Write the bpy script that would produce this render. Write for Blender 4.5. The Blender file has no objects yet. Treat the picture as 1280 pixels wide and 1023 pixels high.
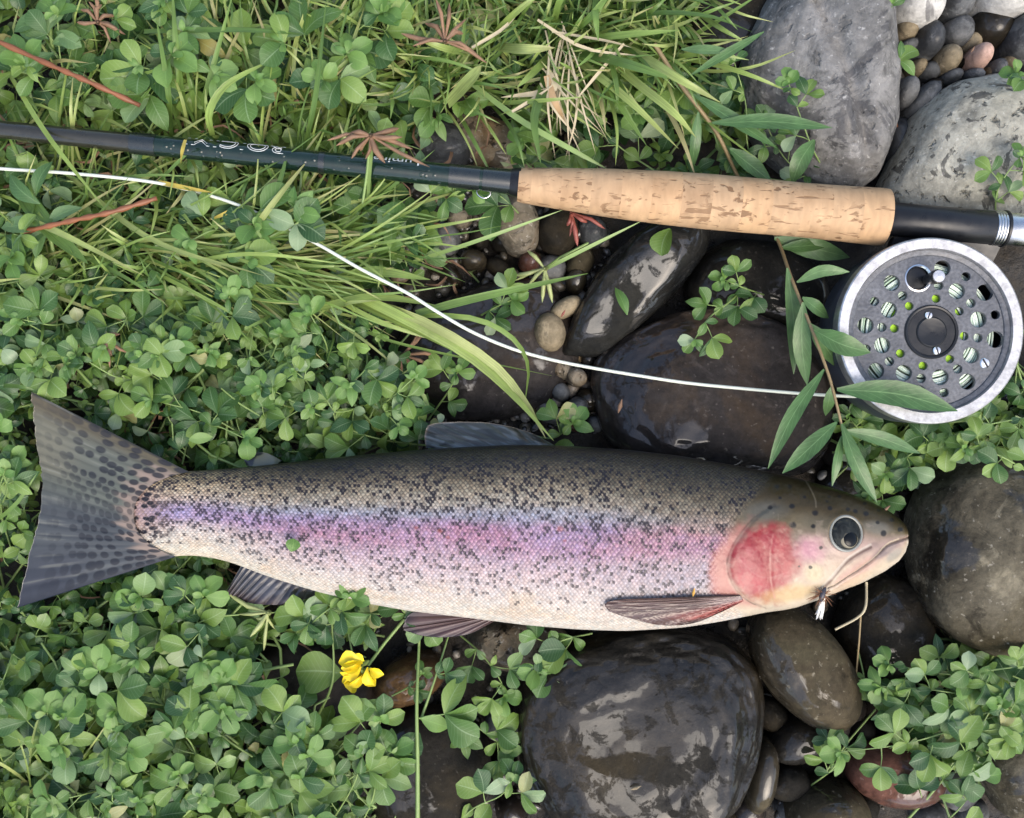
import bpy, bmesh, math, random
import numpy as np
from mathutils import Vector, Matrix, Euler

# ---------------------------------------------------------------- camera, sky, sun, exposure
SC = bpy.context.scene
COL = SC.collection
H = 0.55                       # camera height above the stone bed (m)
S = 0.52 / 1280.0              # metres per photo pixel on the ground
cam_d = bpy.data.cameras.new('camera')
cam = bpy.data.objects.new('camera', cam_d)
COL.objects.link(cam)
cam.location = (0, 0, H)
cam_d.sensor_width = 36.0
cam_d.lens = 18.0 / (0.26 / H)
cam_d.clip_start = 0.01
cam_d.clip_end = 100.0
SC.camera = cam

SUN_EL, SUN_AZ = math.radians(56), math.radians(150)   # azimuth clockwise from +Y (picture top)
world = bpy.data.worlds.new('World')
SC.world = world
world.use_nodes = True
wn = world.node_tree
for n_ in list(wn.nodes):
    wn.nodes.remove(n_)
sky = wn.nodes.new('ShaderNodeTexSky')
sky.sky_type = 'NISHITA'
sky.sun_disc = False
sky.sun_elevation = SUN_EL
sky.sun_rotation = SUN_AZ
sky.air_density = 1.0
sky.dust_density = 3.2
sky.ozone_density = 0.3
bg = wn.nodes.new('ShaderNodeBackground')
bg.inputs['Strength'].default_value = 0.15
wo = wn.nodes.new('ShaderNodeOutputWorld')
wn.links.new(sky.outputs[0], bg.inputs[0])
wn.links.new(bg.outputs[0], wo.inputs[0])

sun_d = bpy.data.lights.new('sun', 'SUN')
sun_d.energy = 0.9
sun_d.angle = math.radians(45)
sun_d.color = (1.0, 0.93, 0.80)
sun = bpy.data.objects.new('sun', sun_d)
COL.objects.link(sun)
sdir = Vector((math.cos(SUN_EL) * math.sin(SUN_AZ), math.cos(SUN_EL) * math.cos(SUN_AZ), math.sin(SUN_EL)))
sun.rotation_euler = sdir.to_track_quat('Z', 'Y').to_euler()
sun.location = sdir * 3

SC.view_settings.view_transform = 'Standard'
SC.view_settings.look = 'None'
SC.view_settings.exposure = 1.10
SC.view_settings.gamma = 1.0
SC.view_settings.use_curve_mapping = False
SC.render.engine = 'CYCLES'
SC.cycles.use_denoising = True
SC.cycles.max_bounces = 6

# ---------------------------------------------------------------- helpers
rng = random.Random(7)
NR = np.random.RandomState(11)


def W(px, py, z=0.0):
    """the place on the plane at height z that a photo pixel looks at"""
    k = S * (H - z) / H
    return Vector(((px - 640.0) * k, -(py - 511.5) * k, z))


def PX(P):
    k = H / (S * (H - P[:, 2]))
    return 640.0 + P[:, 0] * k, 511.5 - P[:, 1] * k


def lin(c, k=1.0):
    r = []
    for v in c:
        v = v / 255.0
        r.append((v / 12.92 if v <= 0.04045 else ((v + 0.055) / 1.055) ** 2.4) * k)
    return tuple(r)


def sstep(a, b, x):
    t = np.clip((x - a) / (b - a), 0, 1)
    return t * t * (3 - 2 * t)


def _hash(ix, iy, iz, seed):
    h = (ix.astype(np.int64) * 374761393 + iy.astype(np.int64) * 668265263 + iz.astype(np.int64) * 2147483647 + seed * 974634777)
    h = (h ^ (h >> 13)) * 1274126177
    h = h & 0xffffffff
    h = (h ^ (h >> 16)) & 0xffffff
    return h / float(0xffffff)


def vnoise(x, y, z=None, seed=0):
    if z is None:
        z = np.zeros_like(x)
    ix, iy, iz = np.floor(x), np.floor(y), np.floor(z)
    fx, fy, fz = x - ix, y - iy, z - iz
    fx, fy, fz = fx * fx * (3 - 2 * fx), fy * fy * (3 - 2 * fy), fz * fz * (3 - 2 * fz)
    r = 0
    for dx in (0, 1):
        for dy in (0, 1):
            for dz in (0, 1):
                w = (fx if dx else 1 - fx) * (fy if dy else 1 - fy) * (fz if dz else 1 - fz)
                r = r + w * _hash(ix + dx, iy + dy, iz + dz, seed)
    return r


def fbm(x, y, z=None, seed=0, oct=4):
    r, a, t = 0, 1.0, 0
    if z is None:
        z = np.zeros_like(x)
    for o in range(oct):
        r = r + a * vnoise(x * 2 ** o, y * 2 ** o, z * 2 ** o, seed + o * 17)
        t += a
        a *= 0.5
    return r / t


def tag(o, label=None, cat=None, group=None, kind=None):
    if label: o['label'] = label
    if cat: o['category'] = cat
    if group: o['group'] = group
    if kind: o['kind'] = kind
    return o


def empty(name, loc, label, cat, group=None):
    o = bpy.data.objects.new(name, None)
    COL.objects.link(o)
    o.empty_display_size = 0.01
    o.location = loc
    return tag(o, label, cat, group)


def mesh_np(name, V, F, mat=None, smooth=True, attrs=None):
    """V (n,3), F list of faces or an (m,k) array"""
    me = bpy.data.meshes.new(name)
    V = np.asarray(V, dtype=np.float32)
    if isinstance(F, np.ndarray):
        m, k = F.shape
        me.vertices.add(len(V)); me.vertices.foreach_set('co', V.ravel())
        me.loops.add(m * k); me.loops.foreach_set('vertex_index', F.astype(np.int32).ravel())
        me.polygons.add(m)
        me.polygons.foreach_set('loop_start', (np.arange(m) * k).astype(np.int32))
        me.update(calc_edges=True)
    else:
        me.from_pydata([tuple(v) for v in V], [], F)
        me.update()
    if smooth:
        me.polygons.foreach_set('use_smooth', np.ones(len(me.polygons), dtype=bool))
    for an, (ty, arr) in (attrs or {}).items():
        a = me.attributes.new(an, ty, 'POINT')
        key = 'color' if 'COLOR' in ty else ('vector' if ty == 'FLOAT_VECTOR' else 'value')
        a.data.foreach_set(key, np.asarray(arr, dtype=np.float32).ravel())
    if mat: me.materials.append(mat)
    me.validate()
    return me


def link(name, me, parent=None, loc=None):
    o = bpy.data.objects.new(name, me)
    COL.objects.link(o)
    if parent is not None:
        o.parent = parent
    if loc is not None:
        o.location = loc
    return o


class MB:
    """collects geometry for ONE mesh; luv = (across, along, random) per vertex"""
    def __init__(s):
        s.V, s.F, s.U = [], [], []
        s.n = 0

    def add(s, V, F, U=None):
        V = np.asarray(V, dtype=float)
        s.V.append(V)
        s.F.extend([tuple(i + s.n for i in f) for f in F])
        s.U.append(np.zeros((len(V), 3)) if U is None else np.asarray(U, dtype=float))
        s.n += len(V)

    def tube(s, pts, rad, seg=8, caps=True, rnd=0.0):
        P = [Vector(p) for p in pts]
        n = len(P)
        if not hasattr(rad, '__len__'): rad = [rad] * n
        V, U = [], []
        up = None
        for i in range(n):
            t = (P[min(i + 1, n - 1)] - P[max(i - 1, 0)])
            if t.length < 1e-9: t = Vector((0, 0, 1))
            t.normalize()
            if up is None:
                up = Vector((0, 0, 1)) if abs(t.z) < 0.9 else Vector((1, 0, 0))
            a = t.cross(up)
            if a.length < 1e-6: a = t.cross(Vector((1, 0, 0)))
            a.normalize()
            b = a.cross(t); b.normalize(); up = b
            for j in range(seg):
                q = 2 * math.pi * j / seg
                V.append(P[i] + (a * math.cos(q) + b * math.sin(q)) * rad[i])
                U.append((math.cos(q), i / max(1, n - 1), rnd))
        F = []
        for i in range(n - 1):
            for j in range(seg):
                k = (j + 1) % seg
                F.append((i * seg + j, i * seg + k, (i + 1) * seg + k, (i + 1) * seg + j))
        if caps:
            F.append(tuple(range(seg)))
            F.append(tuple(range((n - 1) * seg, n * seg))[::-1])
        s.add([tuple(v) for v in V], F, U)

    def lathe(s, prof, n=64, axis=None, close=False):
        """prof [(r, h)] about local z, or about the frame axis = (origin, X, Y, Z)"""
        V, F = [], []
        m = len(prof)
        for j in range(n):
            q = 2 * math.pi * j / n
            for r, h in prof:
                p = Vector((r * math.cos(q), r * math.sin(q), h))
                if axis:
                    p = axis[0] + axis[1] * p.x + axis[2] * p.y + axis[3] * p.z
                V.append(tuple(p))
        for j in range(n):
            k = (j + 1) % n
            for i in range(m - 1 + (1 if close else 0)):
                i2 = (i + 1) % m
                F.append((j * m + i, k * m + i, k * m + i2, j * m + i2))
        s.add(V, F)

    def build(s, name, mat, parent=None, smooth=True, origin=None, sharp=None):
        V = np.concatenate(s.V)
        if origin is not None:
            V = V - np.array(origin)
        me = mesh_np(name, V, s.F, mat, smooth, {'luv': ('FLOAT_VECTOR', np.concatenate(s.U))})
        if sharp: me.set_sharp_from_angle(angle=math.radians(sharp))
        return link(name, me, parent)


def catmull(pts, n):
    P = [np.array(p, dtype=float) for p in pts]
    if len(P) == 2:
        return [P[0] + (P[1] - P[0]) * i / (n - 1) for i in range(n)]
    P = [2 * P[0] - P[1]] + P + [2 * P[-1] - P[-2]]
    out = []
    m = len(P) - 3
    for i in range(n):
        u = i / (n - 1) * m
        k = min(int(u), m - 1)
        t = u - k
        a, b, c, d = P[k:k + 4]
        out.append(0.5 * (2 * b + (c - a) * t + (2 * a - 5 * b + 4 * c - d) * t * t + (3 * b - a - 3 * c + d) * t ** 3))
    return out


def inpoly(x, y, poly):
    x = np.asarray(x, dtype=float); y = np.asarray(y, dtype=float)
    r = np.zeros(x.shape, dtype=bool)
    n = len(poly)
    for i in range(n):
        x1, y1 = poly[i]; x2, y2 = poly[(i + 1) % n]
        if y1 == y2: continue
        c = ((y1 > y) != (y2 > y)) & (x < (x2 - x1) * (y - y1) / (y2 - y1) + x1)
        r ^= c
    return r


def dpoly(x, y, pts):
    """distance to an open polyline"""
    d = np.full(np.shape(x), 1e9)
    for (x1, y1), (x2, y2) in zip(pts[:-1], pts[1:]):
        dx, dy = x2 - x1, y2 - y1
        t = np.clip(((x - x1) * dx + (y - y1) * dy) / (dx * dx + dy * dy + 1e-9), 0, 1)
        d = np.minimum(d, np.hypot(x - x1 - t * dx, y - y1 - t * dy))
    return d

# ---------------------------------------------------------------- materials


class NT:
    def __init__(s, name):
        s.m = bpy.data.materials.new(name)
        s.m.use_nodes = True
        s.t = s.m.node_tree
        for n in list(s.t.nodes): s.t.nodes.remove(n)
        s.out = s.t.nodes.new('ShaderNodeOutputMaterial')

    def n(s, ty, props=None, **ins):
        nd = s.t.nodes.new('ShaderNode' + ty)
        for k, v in (props or {}).items(): setattr(nd, k, v)
        for k, v in ins.items():
            key = k.replace('_', ' ')
            sock = nd.inputs[int(k[1:])] if (k[0] == 'i' and k[1:].isdigit()) else nd.inputs[key]
            s.set(sock, v)
        return nd

    def set(s, sock, v):
        if isinstance(v, bpy.types.NodeSocket): s.t.links.new(v, sock)
        elif isinstance(v, bpy.types.Node): s.t.links.new(v.outputs[0], sock)
        else:
            if sock.type == 'RGBA' and len(v) == 3: v = (*v, 1)
            sock.default_value = v

    def ramp(s, fac, stops, interp='LINEAR'):
        r = s.t.nodes.new('ShaderNodeValToRGB')
        r.color_ramp.interpolation = interp
        el = r.color_ramp.elements
        while len(el) < len(stops): el.new(0.5)
        for e, (p, c) in zip(el, stops):
            e.position = p
            e.color = (c, c, c, 1) if not hasattr(c, '__len__') else ((*c, 1) if len(c) == 3 else c)
        s.set(r.inputs[0], fac)
        return r.outputs[0]

    def mix(s, f, a, b, mode='MIX'):
        m = s.t.nodes.new('ShaderNodeMix')
        m.data_type = 'RGBA'; m.blend_type = mode
        s.set(m.inputs[0], f); s.set(m.inputs[6], a); s.set(m.inputs[7], b)
        return m.outputs[2]

    def math(s, op, a, b=0.0):
        m = s.t.nodes.new('ShaderNodeMath'); m.operation = op
        s.set(m.inputs[0], a); s.set(m.inputs[1], b)
        return m.outputs[0]

    def bump(s, h, strength, dist, normal=None):
        b = s.n('Bump', None, Strength=strength, Distance=dist, Height=h)
        if normal is not None: s.set(b.inputs['Normal'], normal)
        return b.outputs[0]

    def surf(s, sh):
        s.t.links.new(sh.outputs[0] if isinstance(sh, bpy.types.Node) else sh, s.out.inputs[0])
        return s.m


def simple(name, col, rough=0.5, metal=0.0, var=0.12, scale=400, bump=0.0, coat=0.0):
    t = NT(name)
    co = t.n('TexCoord').outputs['Object']
    nz = t.n('TexNoise', None, Vector=co, Scale=scale, Detail=4.0)
    c = t.mix(nz.outputs[0], tuple(v * (1 - var) for v in col), tuple(min(1, v * (1 + var)) for v in col))
    r = t.ramp(nz.outputs[0], [(0.3, max(0.02, rough - 0.08)), (0.7, min(1, rough + 0.08))])
    b = t.n('BsdfPrincipled', None, Base_Color=c, Roughness=r, Metallic=metal, Coat_Weight=coat, Coat_Roughness=0.05)
    if bump:
        t.set(b.inputs['Normal'], t.bump(nz.outputs[0], bump, 0.0006))
    return t.surf(b)


def leaf_mat(name, stops, transl=0.22, rough=0.36, rib=0.35, streak=False, pale=(0.17, 0.24, 0.14)):
    t = NT(name)
    at = t.n('Attribute', {'attribute_name': 'luv'})
    sp = t.n('SeparateXYZ', None, Vector=at.outputs['Vector'])
    rnd = t.math('FRACT', t.math('ADD', sp.outputs[2], t.n('ObjectInfo').outputs['Random']))
    base = t.ramp(rnd, stops)
    co = t.n('TexCoord').outputs['Object']
    nz = t.n('TexNoise', None, Vector=co, Scale=(160 if not streak else 60), Detail=4.0)
    v = t.ramp(nz.outputs[0], [(0.25, 0.72), (0.75, 1.25)])
    base = t.mix(1.0, base, v, 'MULTIPLY')
    if streak:
        mp = t.n('CombineXYZ', None, X=t.math('MULTIPLY', sp.outputs[0], 5.0), Y=t.math('MULTIPLY', sp.outputs[1], 1.5), Z=t.math('MULTIPLY', sp.outputs[2], 40.0))
        st = t.n('TexNoise', None, Vector=mp.outputs[0], Scale=1.6, Detail=2.0)
        base = t.mix(1.0, base, t.ramp(st.outputs[0], [(0.3, 0.75), (0.7, 1.25)]), 'MULTIPLY')
        # dried, straw coloured towards the end of some blades
        dry = t.math('MULTIPLY', t.ramp(sp.outputs[1], [(0.72, 0.0), (1.0, 1.0)]), t.ramp(rnd, [(0.6, 0.0), (1.0, 0.8)]))
        base = t.mix(dry, base, (0.28, 0.23, 0.11))
    else:
        # side veins and a pale midrib
        au = t.math('ABSOLUTE', sp.outputs[0])
        vv = t.math('SUBTRACT', t.math('MULTIPLY', sp.outputs[1], 9.0), t.math('MULTIPLY', au, 2.2))
        vein = t.ramp(t.math('PINGPONG', vv, 0.5), [(0.0, 1.0), (0.12, 0.0)])
        mid = t.ramp(au, [(0.0, 1.0), (0.07, 0.0)])
        base = t.mix(t.math('MULTIPLY', vein, rib * 0.35), base, tuple(min(1, c * 1.6 + 0.01) for c in stops[-2][1]))
        base = t.mix(t.math('MULTIPLY', mid, rib), base, tuple(min(1, c * 1.6 + 0.02) for c in stops[-2][1]))
        # insect damage / brown specks
        sk = t.n('TexNoise', None, Vector=co, Scale=420.0, Detail=2.0)
        base = t.mix(t.ramp(sk.outputs[0], [(0.735, 0.0), (0.78, 0.6)]), base, (0.16, 0.12, 0.04))
    geo = t.n('NewGeometry')
    base2 = t.mix(t.math('MULTIPLY', geo.outputs['Backfacing'], 0.55), base, pale)
    b = t.n('BsdfPrincipled', None, Base_Color=base2, Roughness=rough)
    b.inputs['Specular IOR Level'].default_value = 0.45
    bh = t.n('TexNoise', None, Vector=co, Scale=500.0, Detail=3.0)
    t.set(b.inputs['Normal'], t.bump(bh.outputs[0], 0.25, 0.0006))
    tr = t.n('BsdfTranslucent', None, Color=t.mix(1.0, base2, (1.35, 1.3, 0.6), 'MULTIPLY'))
    mx = t.n('MixShader', None, i0=transl, i1=b, i2=tr)
    return t.surf(mx)


def stone_mat(name, c1, c2, speck=None, speck_amt=0.5, wet=0.5, wet_scale=10.0, pits=0.0, dark=0.45, rough=0.75, stain=None, bumpy=0.5, film=1.0, wet_soft=0.012):
    """wet: share of the stone under a water film"""
    t = NT(name)
    co = t.n('TexCoord').outputs['Object']
    rnd = t.math('MULTIPLY', t.n('ObjectInfo').outputs['Random'], 37.0)

    def nz(scale, detail=5.0, dist=0.0, off=0.0, rough_=0.55):
        return t.n('TexNoise', {'noise_dimensions': '4D'}, Vector=co, W=t.math('ADD', rnd, off), Scale=scale, Detail=detail, Roughness=rough_, Distortion=dist).outputs[0]
    m = nz(22.0, 9.0, 0.4, 0.0, 0.65)
    col = t.mix(t.ramp(m, [(0.36, 0.0), (0.64, 1.0)]), c1, c2)
    lich = nz(48.0, 8.0, 1.2, 21.0, 0.7)
    col = t.mix(t.ramp(lich, [(0.56, 0.0), (0.66, 0.7)]), col, tuple(min(1, v * 1.55) for v in c2))
    col = t.mix(t.ramp(lich, [(0.34, 0.75), (0.44, 0.0)]), col, tuple(v * 0.5 for v in c1))
    if stain:
        col = t.mix(t.ramp(nz(14.0, 7.0, 0.8, 3.0, 0.65), [(0.48, 0.0), (0.62, 0.85)]), col, stain)
    fine = nz(260.0, 5.0, 0.0, 5.0, 0.7)
    col = t.mix(1.0, col, t.ramp(fine, [(0.25, 0.62), (0.75, 1.4)]), 'MULTIPLY')
    if speck:
        col = t.mix(t.ramp(nz(420.0, 2.0, 0.0, 7.0), [(0.66 - 0.06 * speck_amt, 0.0), (0.74, speck_amt)]), col, speck)
    h = t.math('ADD', t.math('MULTIPLY', nz(70.0, 8.0, 0.2, 9.0, 0.65), 0.7), t.math('MULTIPLY', fine, 0.3))
    if pits:
        vo = t.n('TexNoise', {'noise_dimensions': '4D'}, Vector=co, W=rnd, Scale=190.0, Detail=3.0, Distortion=0.5)
        pm = t.ramp(vo.outputs[0], [(0.30, 1.0), (0.40, 0.0)])
        col = t.mix(t.math('MULTIPLY', pm, pits), col, tuple(v * 0.3 for v in c1))
        h = t.math('SUBTRACT', h, t.math('MULTIPLY', pm, pits * 0.8))
    wm = nz(wet_scale, 6.0, 0.9, 11.0, 0.6)
    thr = 0.5 + (0.5 - wet) * 0.42
    wmask = t.ramp(wm, [(max(0, thr - wet_soft), 0.0), (min(1, thr + wet_soft), 1.0)])
    col = t.mix(t.math('MULTIPLY', wmask, 1.0), col, t.mix(1.0, col, (dark, dark, dark * 1.03), 'MULTIPLY'))
    r = t.mix(wmask, (rough,) * 3, (0.5,) * 3)
    b = t.n('BsdfPrincipled', None, Base_Color=col, Roughness=r)
    b.inputs['Specular IOR Level'].default_value = 0.12
    t.set(b.inputs['Normal'], t.bump(h, bumpy, 0.003))
    t.set(b.inputs['Coat Weight'], t.math('MULTIPLY', t.math('MULTIPLY', wmask, film), t.ramp(nz(95.0, 6.0, 0.8, 25.0, 0.7), [(0.43, 0.12), (0.47, 1.0)])))
    b.inputs['Coat Roughness'].default_value = 0.055
    b.inputs['Coat IOR'].default_value = 1.5
    t.set(b.inputs['Coat Normal'], t.bump(nz(30.0, 3.0, 0.4, 15.0, 0.45), 0.22, 0.004))
    return t.surf(b)


G_CLOVER = [(0.0, (0.030, 0.082, 0.027)), (0.25, (0.053, 0.125, 0.031)), (0.5, (0.094, 0.186, 0.039)), (0.72, (0.148, 0.246, 0.047)), (0.88, (0.185, 0.290, 0.064)), (0.94, (0.165, 0.265, 0.115)), (0.985, (0.26, 0.35, 0.21)), (1.0, (0.32, 0.29, 0.09))]
M_CLOVER = leaf_mat('clover_leaf', G_CLOVER)
M_YOUNG = leaf_mat('young_leaf', [(0.0, (0.095, 0.20, 0.05)), (0.5, (0.13, 0.25, 0.06)), (0.9, (0.17, 0.30, 0.075)), (1.0, (0.23, 0.33, 0.12))], transl=0.28)
M_WILLOW = leaf_mat('willow_leaf', [(0.0, (0.060, 0.135, 0.045)), (0.4, (0.085, 0.17, 0.055)), (0.9, (0.13, 0.225, 0.09)), (1.0, (0.16, 0.26, 0.11))], rib=0.6)
M_GRASS = leaf_mat('grass_blade', [(0.0, (0.092, 0.170, 0.040)), (0.35, (0.165, 0.265, 0.062)), (0.68, (0.26, 0.35, 0.088)), (0.9, (0.35, 0.41, 0.14)), (1.0, (0.36, 0.33, 0.15))], streak=True, transl=0.25)
M_STEM = simple('green_stem', (0.19, 0.28, 0.085), 0.5, var=0.25, scale=150)
M_STEM_RED = simple('reddish_stem', (0.20, 0.075, 0.032), 0.5, var=0.5, scale=120)
M_STEM_TAN = simple('tan_twig', (0.24, 0.175, 0.085), 0.55, var=0.25, scale=150)
M_STRAW = simple('dry_straw', (0.42, 0.36, 0.23), 0.6, var=0.25, scale=120)
M_DRY = simple('dry_seed_pod', (0.20, 0.115, 0.065), 0.65, var=0.6, scale=140, bump=0.4)
M_DRYRED = simple('red_seed_pod', (0.22, 0.06, 0.042), 0.5, var=0.4, scale=140)
M_PODGREEN = simple('green_seed_pod', (0.30, 0.34, 0.13), 0.5, var=0.3, scale=120)

# ---------------------------------------------------------------- ground
def axis_pts(lo, hi, mid, n):
    d = np.linspace(-mid, mid, n)
    far = np.array([0.05, 0.2, 0.6, 1.5, 4.0, 10.0])
    return np.concatenate([(-mid - far)[::-1], d, mid + far])


gx, gy = axis_pts(0, 0, 0.45, 190), axis_pts(0, 0, 0.38, 160)
GX, GY = np.meshgrid(gx, gy)
GZ = -0.024 + 0.010 * (fbm(GX * 28, GY * 28, seed=3, oct=4) - 0.5) + 0.006 * (fbm(GX * 120, GY * 120, seed=5, oct=3) - 0.5)
gi = np.arange(GX.size).reshape(GX.shape)
gq = np.stack([gi[:-1, :-1], gi[:-1, 1:], gi[1:, 1:], gi[1:, :-1]], -1).reshape(-1, 4)
t = NT('wet_soil')
co = t.n('TexCoord').outputs['Object']
n1 = t.n('TexNoise', None, Vector=co, Scale=30.0, Detail=8.0, Roughness=0.65)
n2 = t.n('TexNoise', None, Vector=co, Scale=240.0, Detail=5.0, Roughness=0.7)
c = t.mix(t.ramp(n1.outputs[0], [(0.35, 0.0), (0.65, 1.0)]), (0.012, 0.011, 0.009), (0.034, 0.027, 0.019))
c = t.mix(1.0, c, t.ramp(n2.outputs[0], [(0.3, 0.5), (0.75, 1.7)]), 'MULTIPLY')
bs = t.n('BsdfPrincipled', None, Base_Color=c, Roughness=t.ramp(n1.outputs[0], [(0.4, 0.25), (0.6, 0.85)]), Normal=t.bump(n2.outputs[0], 0.8, 0.003))
M_SOIL = t.surf(bs)
g = link('ground', mesh_np('ground', np.stack([GX.ravel(), GY.ravel(), GZ.ravel()], -1), gq, M_SOIL))
g['kind'] = 'structure'
# ---------------------------------------------------------------- stones
M_BLACK = stone_mat('wet_black_stone', (0.010, 0.0095, 0.008), (0.022, 0.020, 0.016), speck=(0.12, 0.11, 0.09), speck_amt=0.4, wet=0.46, wet_scale=14, stain=(0.034, 0.026, 0.014), bumpy=0.7, dark=0.7, film=0.72)
M_SLAB = stone_mat('wet_slate', (0.010, 0.011, 0.011), (0.017, 0.018, 0.018), speck=(0.10, 0.10, 0.09), speck_amt=0.3, wet=0.62, wet_scale=18, stain=(0.022, 0.021, 0.017), bumpy=0.7, dark=0.8)
M_BROWNW = stone_mat('wet_brown_stone', (0.034, 0.027, 0.016), (0.070, 0.056, 0.034), speck=(0.30, 0.27, 0.2), wet=0.56, wet_scale=15, dark=0.55, stain=(0.06, 0.052, 0.03), bumpy=0.45)
M_PURPLE = stone_mat('wet_purple_stone', (0.020, 0.018, 0.0175), (0.046, 0.040, 0.037), speck=(0.26, 0.23, 0.2), speck_amt=0.3, wet=0.56, wet_scale=12, stain=(0.056, 0.039, 0.025), bumpy=0.5)
M_MOTTLE = stone_mat('mottled_boulder', (0.030, 0.026, 0.018), (0.150, 0.132, 0.092), speck=(0.4, 0.37, 0.3), speck_amt=0.5, wet=0.40, wet_scale=13, dark=0.45, stain=(0.040, 0.032, 0.015), bumpy=0.9)
M_GREY = stone_mat('dry_grey_boulder', (0.118, 0.116, 0.110), (0.225, 0.220, 0.208), speck=(0.50, 0.49, 0.46), speck_amt=0.6, wet=0.28, wet_scale=22, dark=0.5, pits=0.35, bumpy=0.8, film=0.25)
M_PALE = stone_mat('pale_grey_boulder', (0.27, 0.262, 0.215), (0.38, 0.37, 0.31), speck=(0.6, 0.58, 0.52), speck_amt=0.7, wet=0.27, wet_scale=72, dark=0.30, pits=0.9, bumpy=0.8, film=0.2)
M_WHITE = stone_mat('whitish_stone', (0.36, 0.35, 0.32), (0.55, 0.54, 0.50), speck=(0.7, 0.68, 0.62), wet=0.2, wet_scale=26, dark=0.42, bumpy=0.55, film=0.2)
M_DGREY = stone_mat('grey_cobble', (0.060, 0.064, 0.066), (0.155, 0.158, 0.156), speck=(0.33, 0.32, 0.3), wet=0.42, wet_scale=26, dark=0.55, bumpy=0.7, film=0.3)
M_TAN = stone_mat('tan_pebble', (0.16, 0.128, 0.080), (0.28, 0.232, 0.152), speck=(0.5, 0.42, 0.3), wet=0.3, wet_scale=40, dark=0.6, pits=0.2, bumpy=0.5, film=0.5)
M_PINK = stone_mat('pink_pebble', (0.40, 0.25, 0.19), (0.52, 0.36, 0.28), speck=(0.6, 0.45, 0.35), wet=0.2, wet_scale=60, dark=0.6, bumpy=0.4, film=0.3)
M_RUST = stone_mat('rust_brown_stone', (0.085, 0.045, 0.018), (0.17, 0.095, 0.040), speck=(0.28, 0.2, 0.1), wet=0.6, wet_scale=18, dark=0.6, bumpy=0.6)
M_REDB = stone_mat('red_brown_stone', (0.075, 0.030, 0.020), (0.14, 0.065, 0.045), speck=(0.25, 0.16, 0.13), wet=0.6, wet_scale=20, dark=0.6, bumpy=0.4)
M_SPECK = stone_mat('speckled_stone', (0.11, 0.09, 0.062), (0.24, 0.21, 0.16), speck=(0.45, 0.42, 0.36), speck_amt=0.9, wet=0.42, wet_scale=40, dark=0.4, pits=0.8, bumpy=0.9, film=0.4, stain=(0.20, 0.12, 0.05))

_ico = {}


def ico(sub):
    if sub not in _ico:
        bm = bmesh.new()
        bmesh.ops.create_icosphere(bm, subdivisions=sub, radius=1.0)
        V = np.array([v.co[:] for v in bm.verts]); F = np.array([[v.index for v in f.verts] for f in bm.faces])
        bm.free()
        _ico[sub] = (V, F)
    return _ico[sub]


STONES = []


def stone_mesh(name, shape, z0, top, bot, mat, seed, sub=4, p=0.70, q=0.82, amp=0.11, freq=3.0, tilt=(0, 0), ridge=None, facet=0.45, sig=6.0):
    if len(shape) == 5 and not hasattr(shape[0], '__len__'):
        cx, cy, rx, ry, an = shape
        a = np.linspace(0, 2 * np.pi, 33)[:-1]
        ca, sa = math.cos(math.radians(an)), math.sin(math.radians(an))
        poly = [(cx + rx * math.cos(t) * ca - ry * math.sin(t) * sa, cy + rx * math.cos(t) * sa + ry * math.sin(t) * ca) for t in a]
    else:
        poly = shape
        cx = (min(q_[0] for q_ in poly) + max(q_[0] for q_ in poly)) / 2
        cy = (min(q_[1] for q_ in poly) + max(q_[1] for q_ in poly)) / 2
    C0 = W(cx, cy, z0)
    PW = [W(x, y, z0) - C0 for x, y in poly]
    TH = np.linspace(-np.pi, np.pi, 361)
    R = np.zeros(361)
    for i, th in enumerate(TH):
        d = (math.cos(th), math.sin(th)); best = 0
        for (a, b) in zip(PW, PW[1:] + PW[:1]):
            ex, ey = b.x - a.x, b.y - a.y
            den = d[0] * ey - d[1] * ex
            if abs(den) < 1e-12: continue
            tt = (a.x * ey - a.y * ex) / den
            uu = (a.x * d[1] - a.y * d[0]) / den
            if tt > 0 and -1e-6 <= uu <= 1 + 1e-6: best = max(best, tt)
        R[i] = best
    k = np.exp(-0.5 * (np.arange(-14, 15) / sig) ** 2); k /= k.sum()
    R = np.convolve(np.concatenate([R[-15:-1], R, R[1:15]]), k, 'valid')
    N, F = ico(sub)
    th = np.arctan2(N[:, 1], N[:, 0]); rho = np.hypot(N[:, 0], N[:, 1])
    rr = np.interp(th, TH, R)
    size = R.mean()
    d = fbm(N[:, 0] * freq / 2 + seed, N[:, 1] * freq / 2, N[:, 2] * freq / 2, seed=seed, oct=7) - 0.5
    if facet:
        c = np.random.RandomState(seed).normal(size=(14, 3)); c /= np.linalg.norm(c, axis=1)[:, None]
        mx = (N @ c.T).max(1)
        d = d + facet * (0.9 - mx)
    x = rr * rho ** p * np.cos(th) * (1 + amp * 1.2 * d)
    y = rr * rho ** p * np.sin(th) * (1 + amp * 1.2 * d)
    zz = np.sign(N[:, 2]) * np.abs(N[:, 2]) ** q
    z = np.where(N[:, 2] > 0, top, bot) * zz + 2.0 * amp * min(size, top * 2) * d * (N[:, 2] > -0.2)
    z = z + (tilt[0] * x + tilt[1] * y) * np.clip(N[:, 2], 0, 1)
    if ridge is not None:
        z = z + ridge(x, y) * np.clip(N[:, 2] * 1.5, 0, 1)
    return mesh_np(name, np.stack([x, y, z], -1), F, mat), C0


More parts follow.
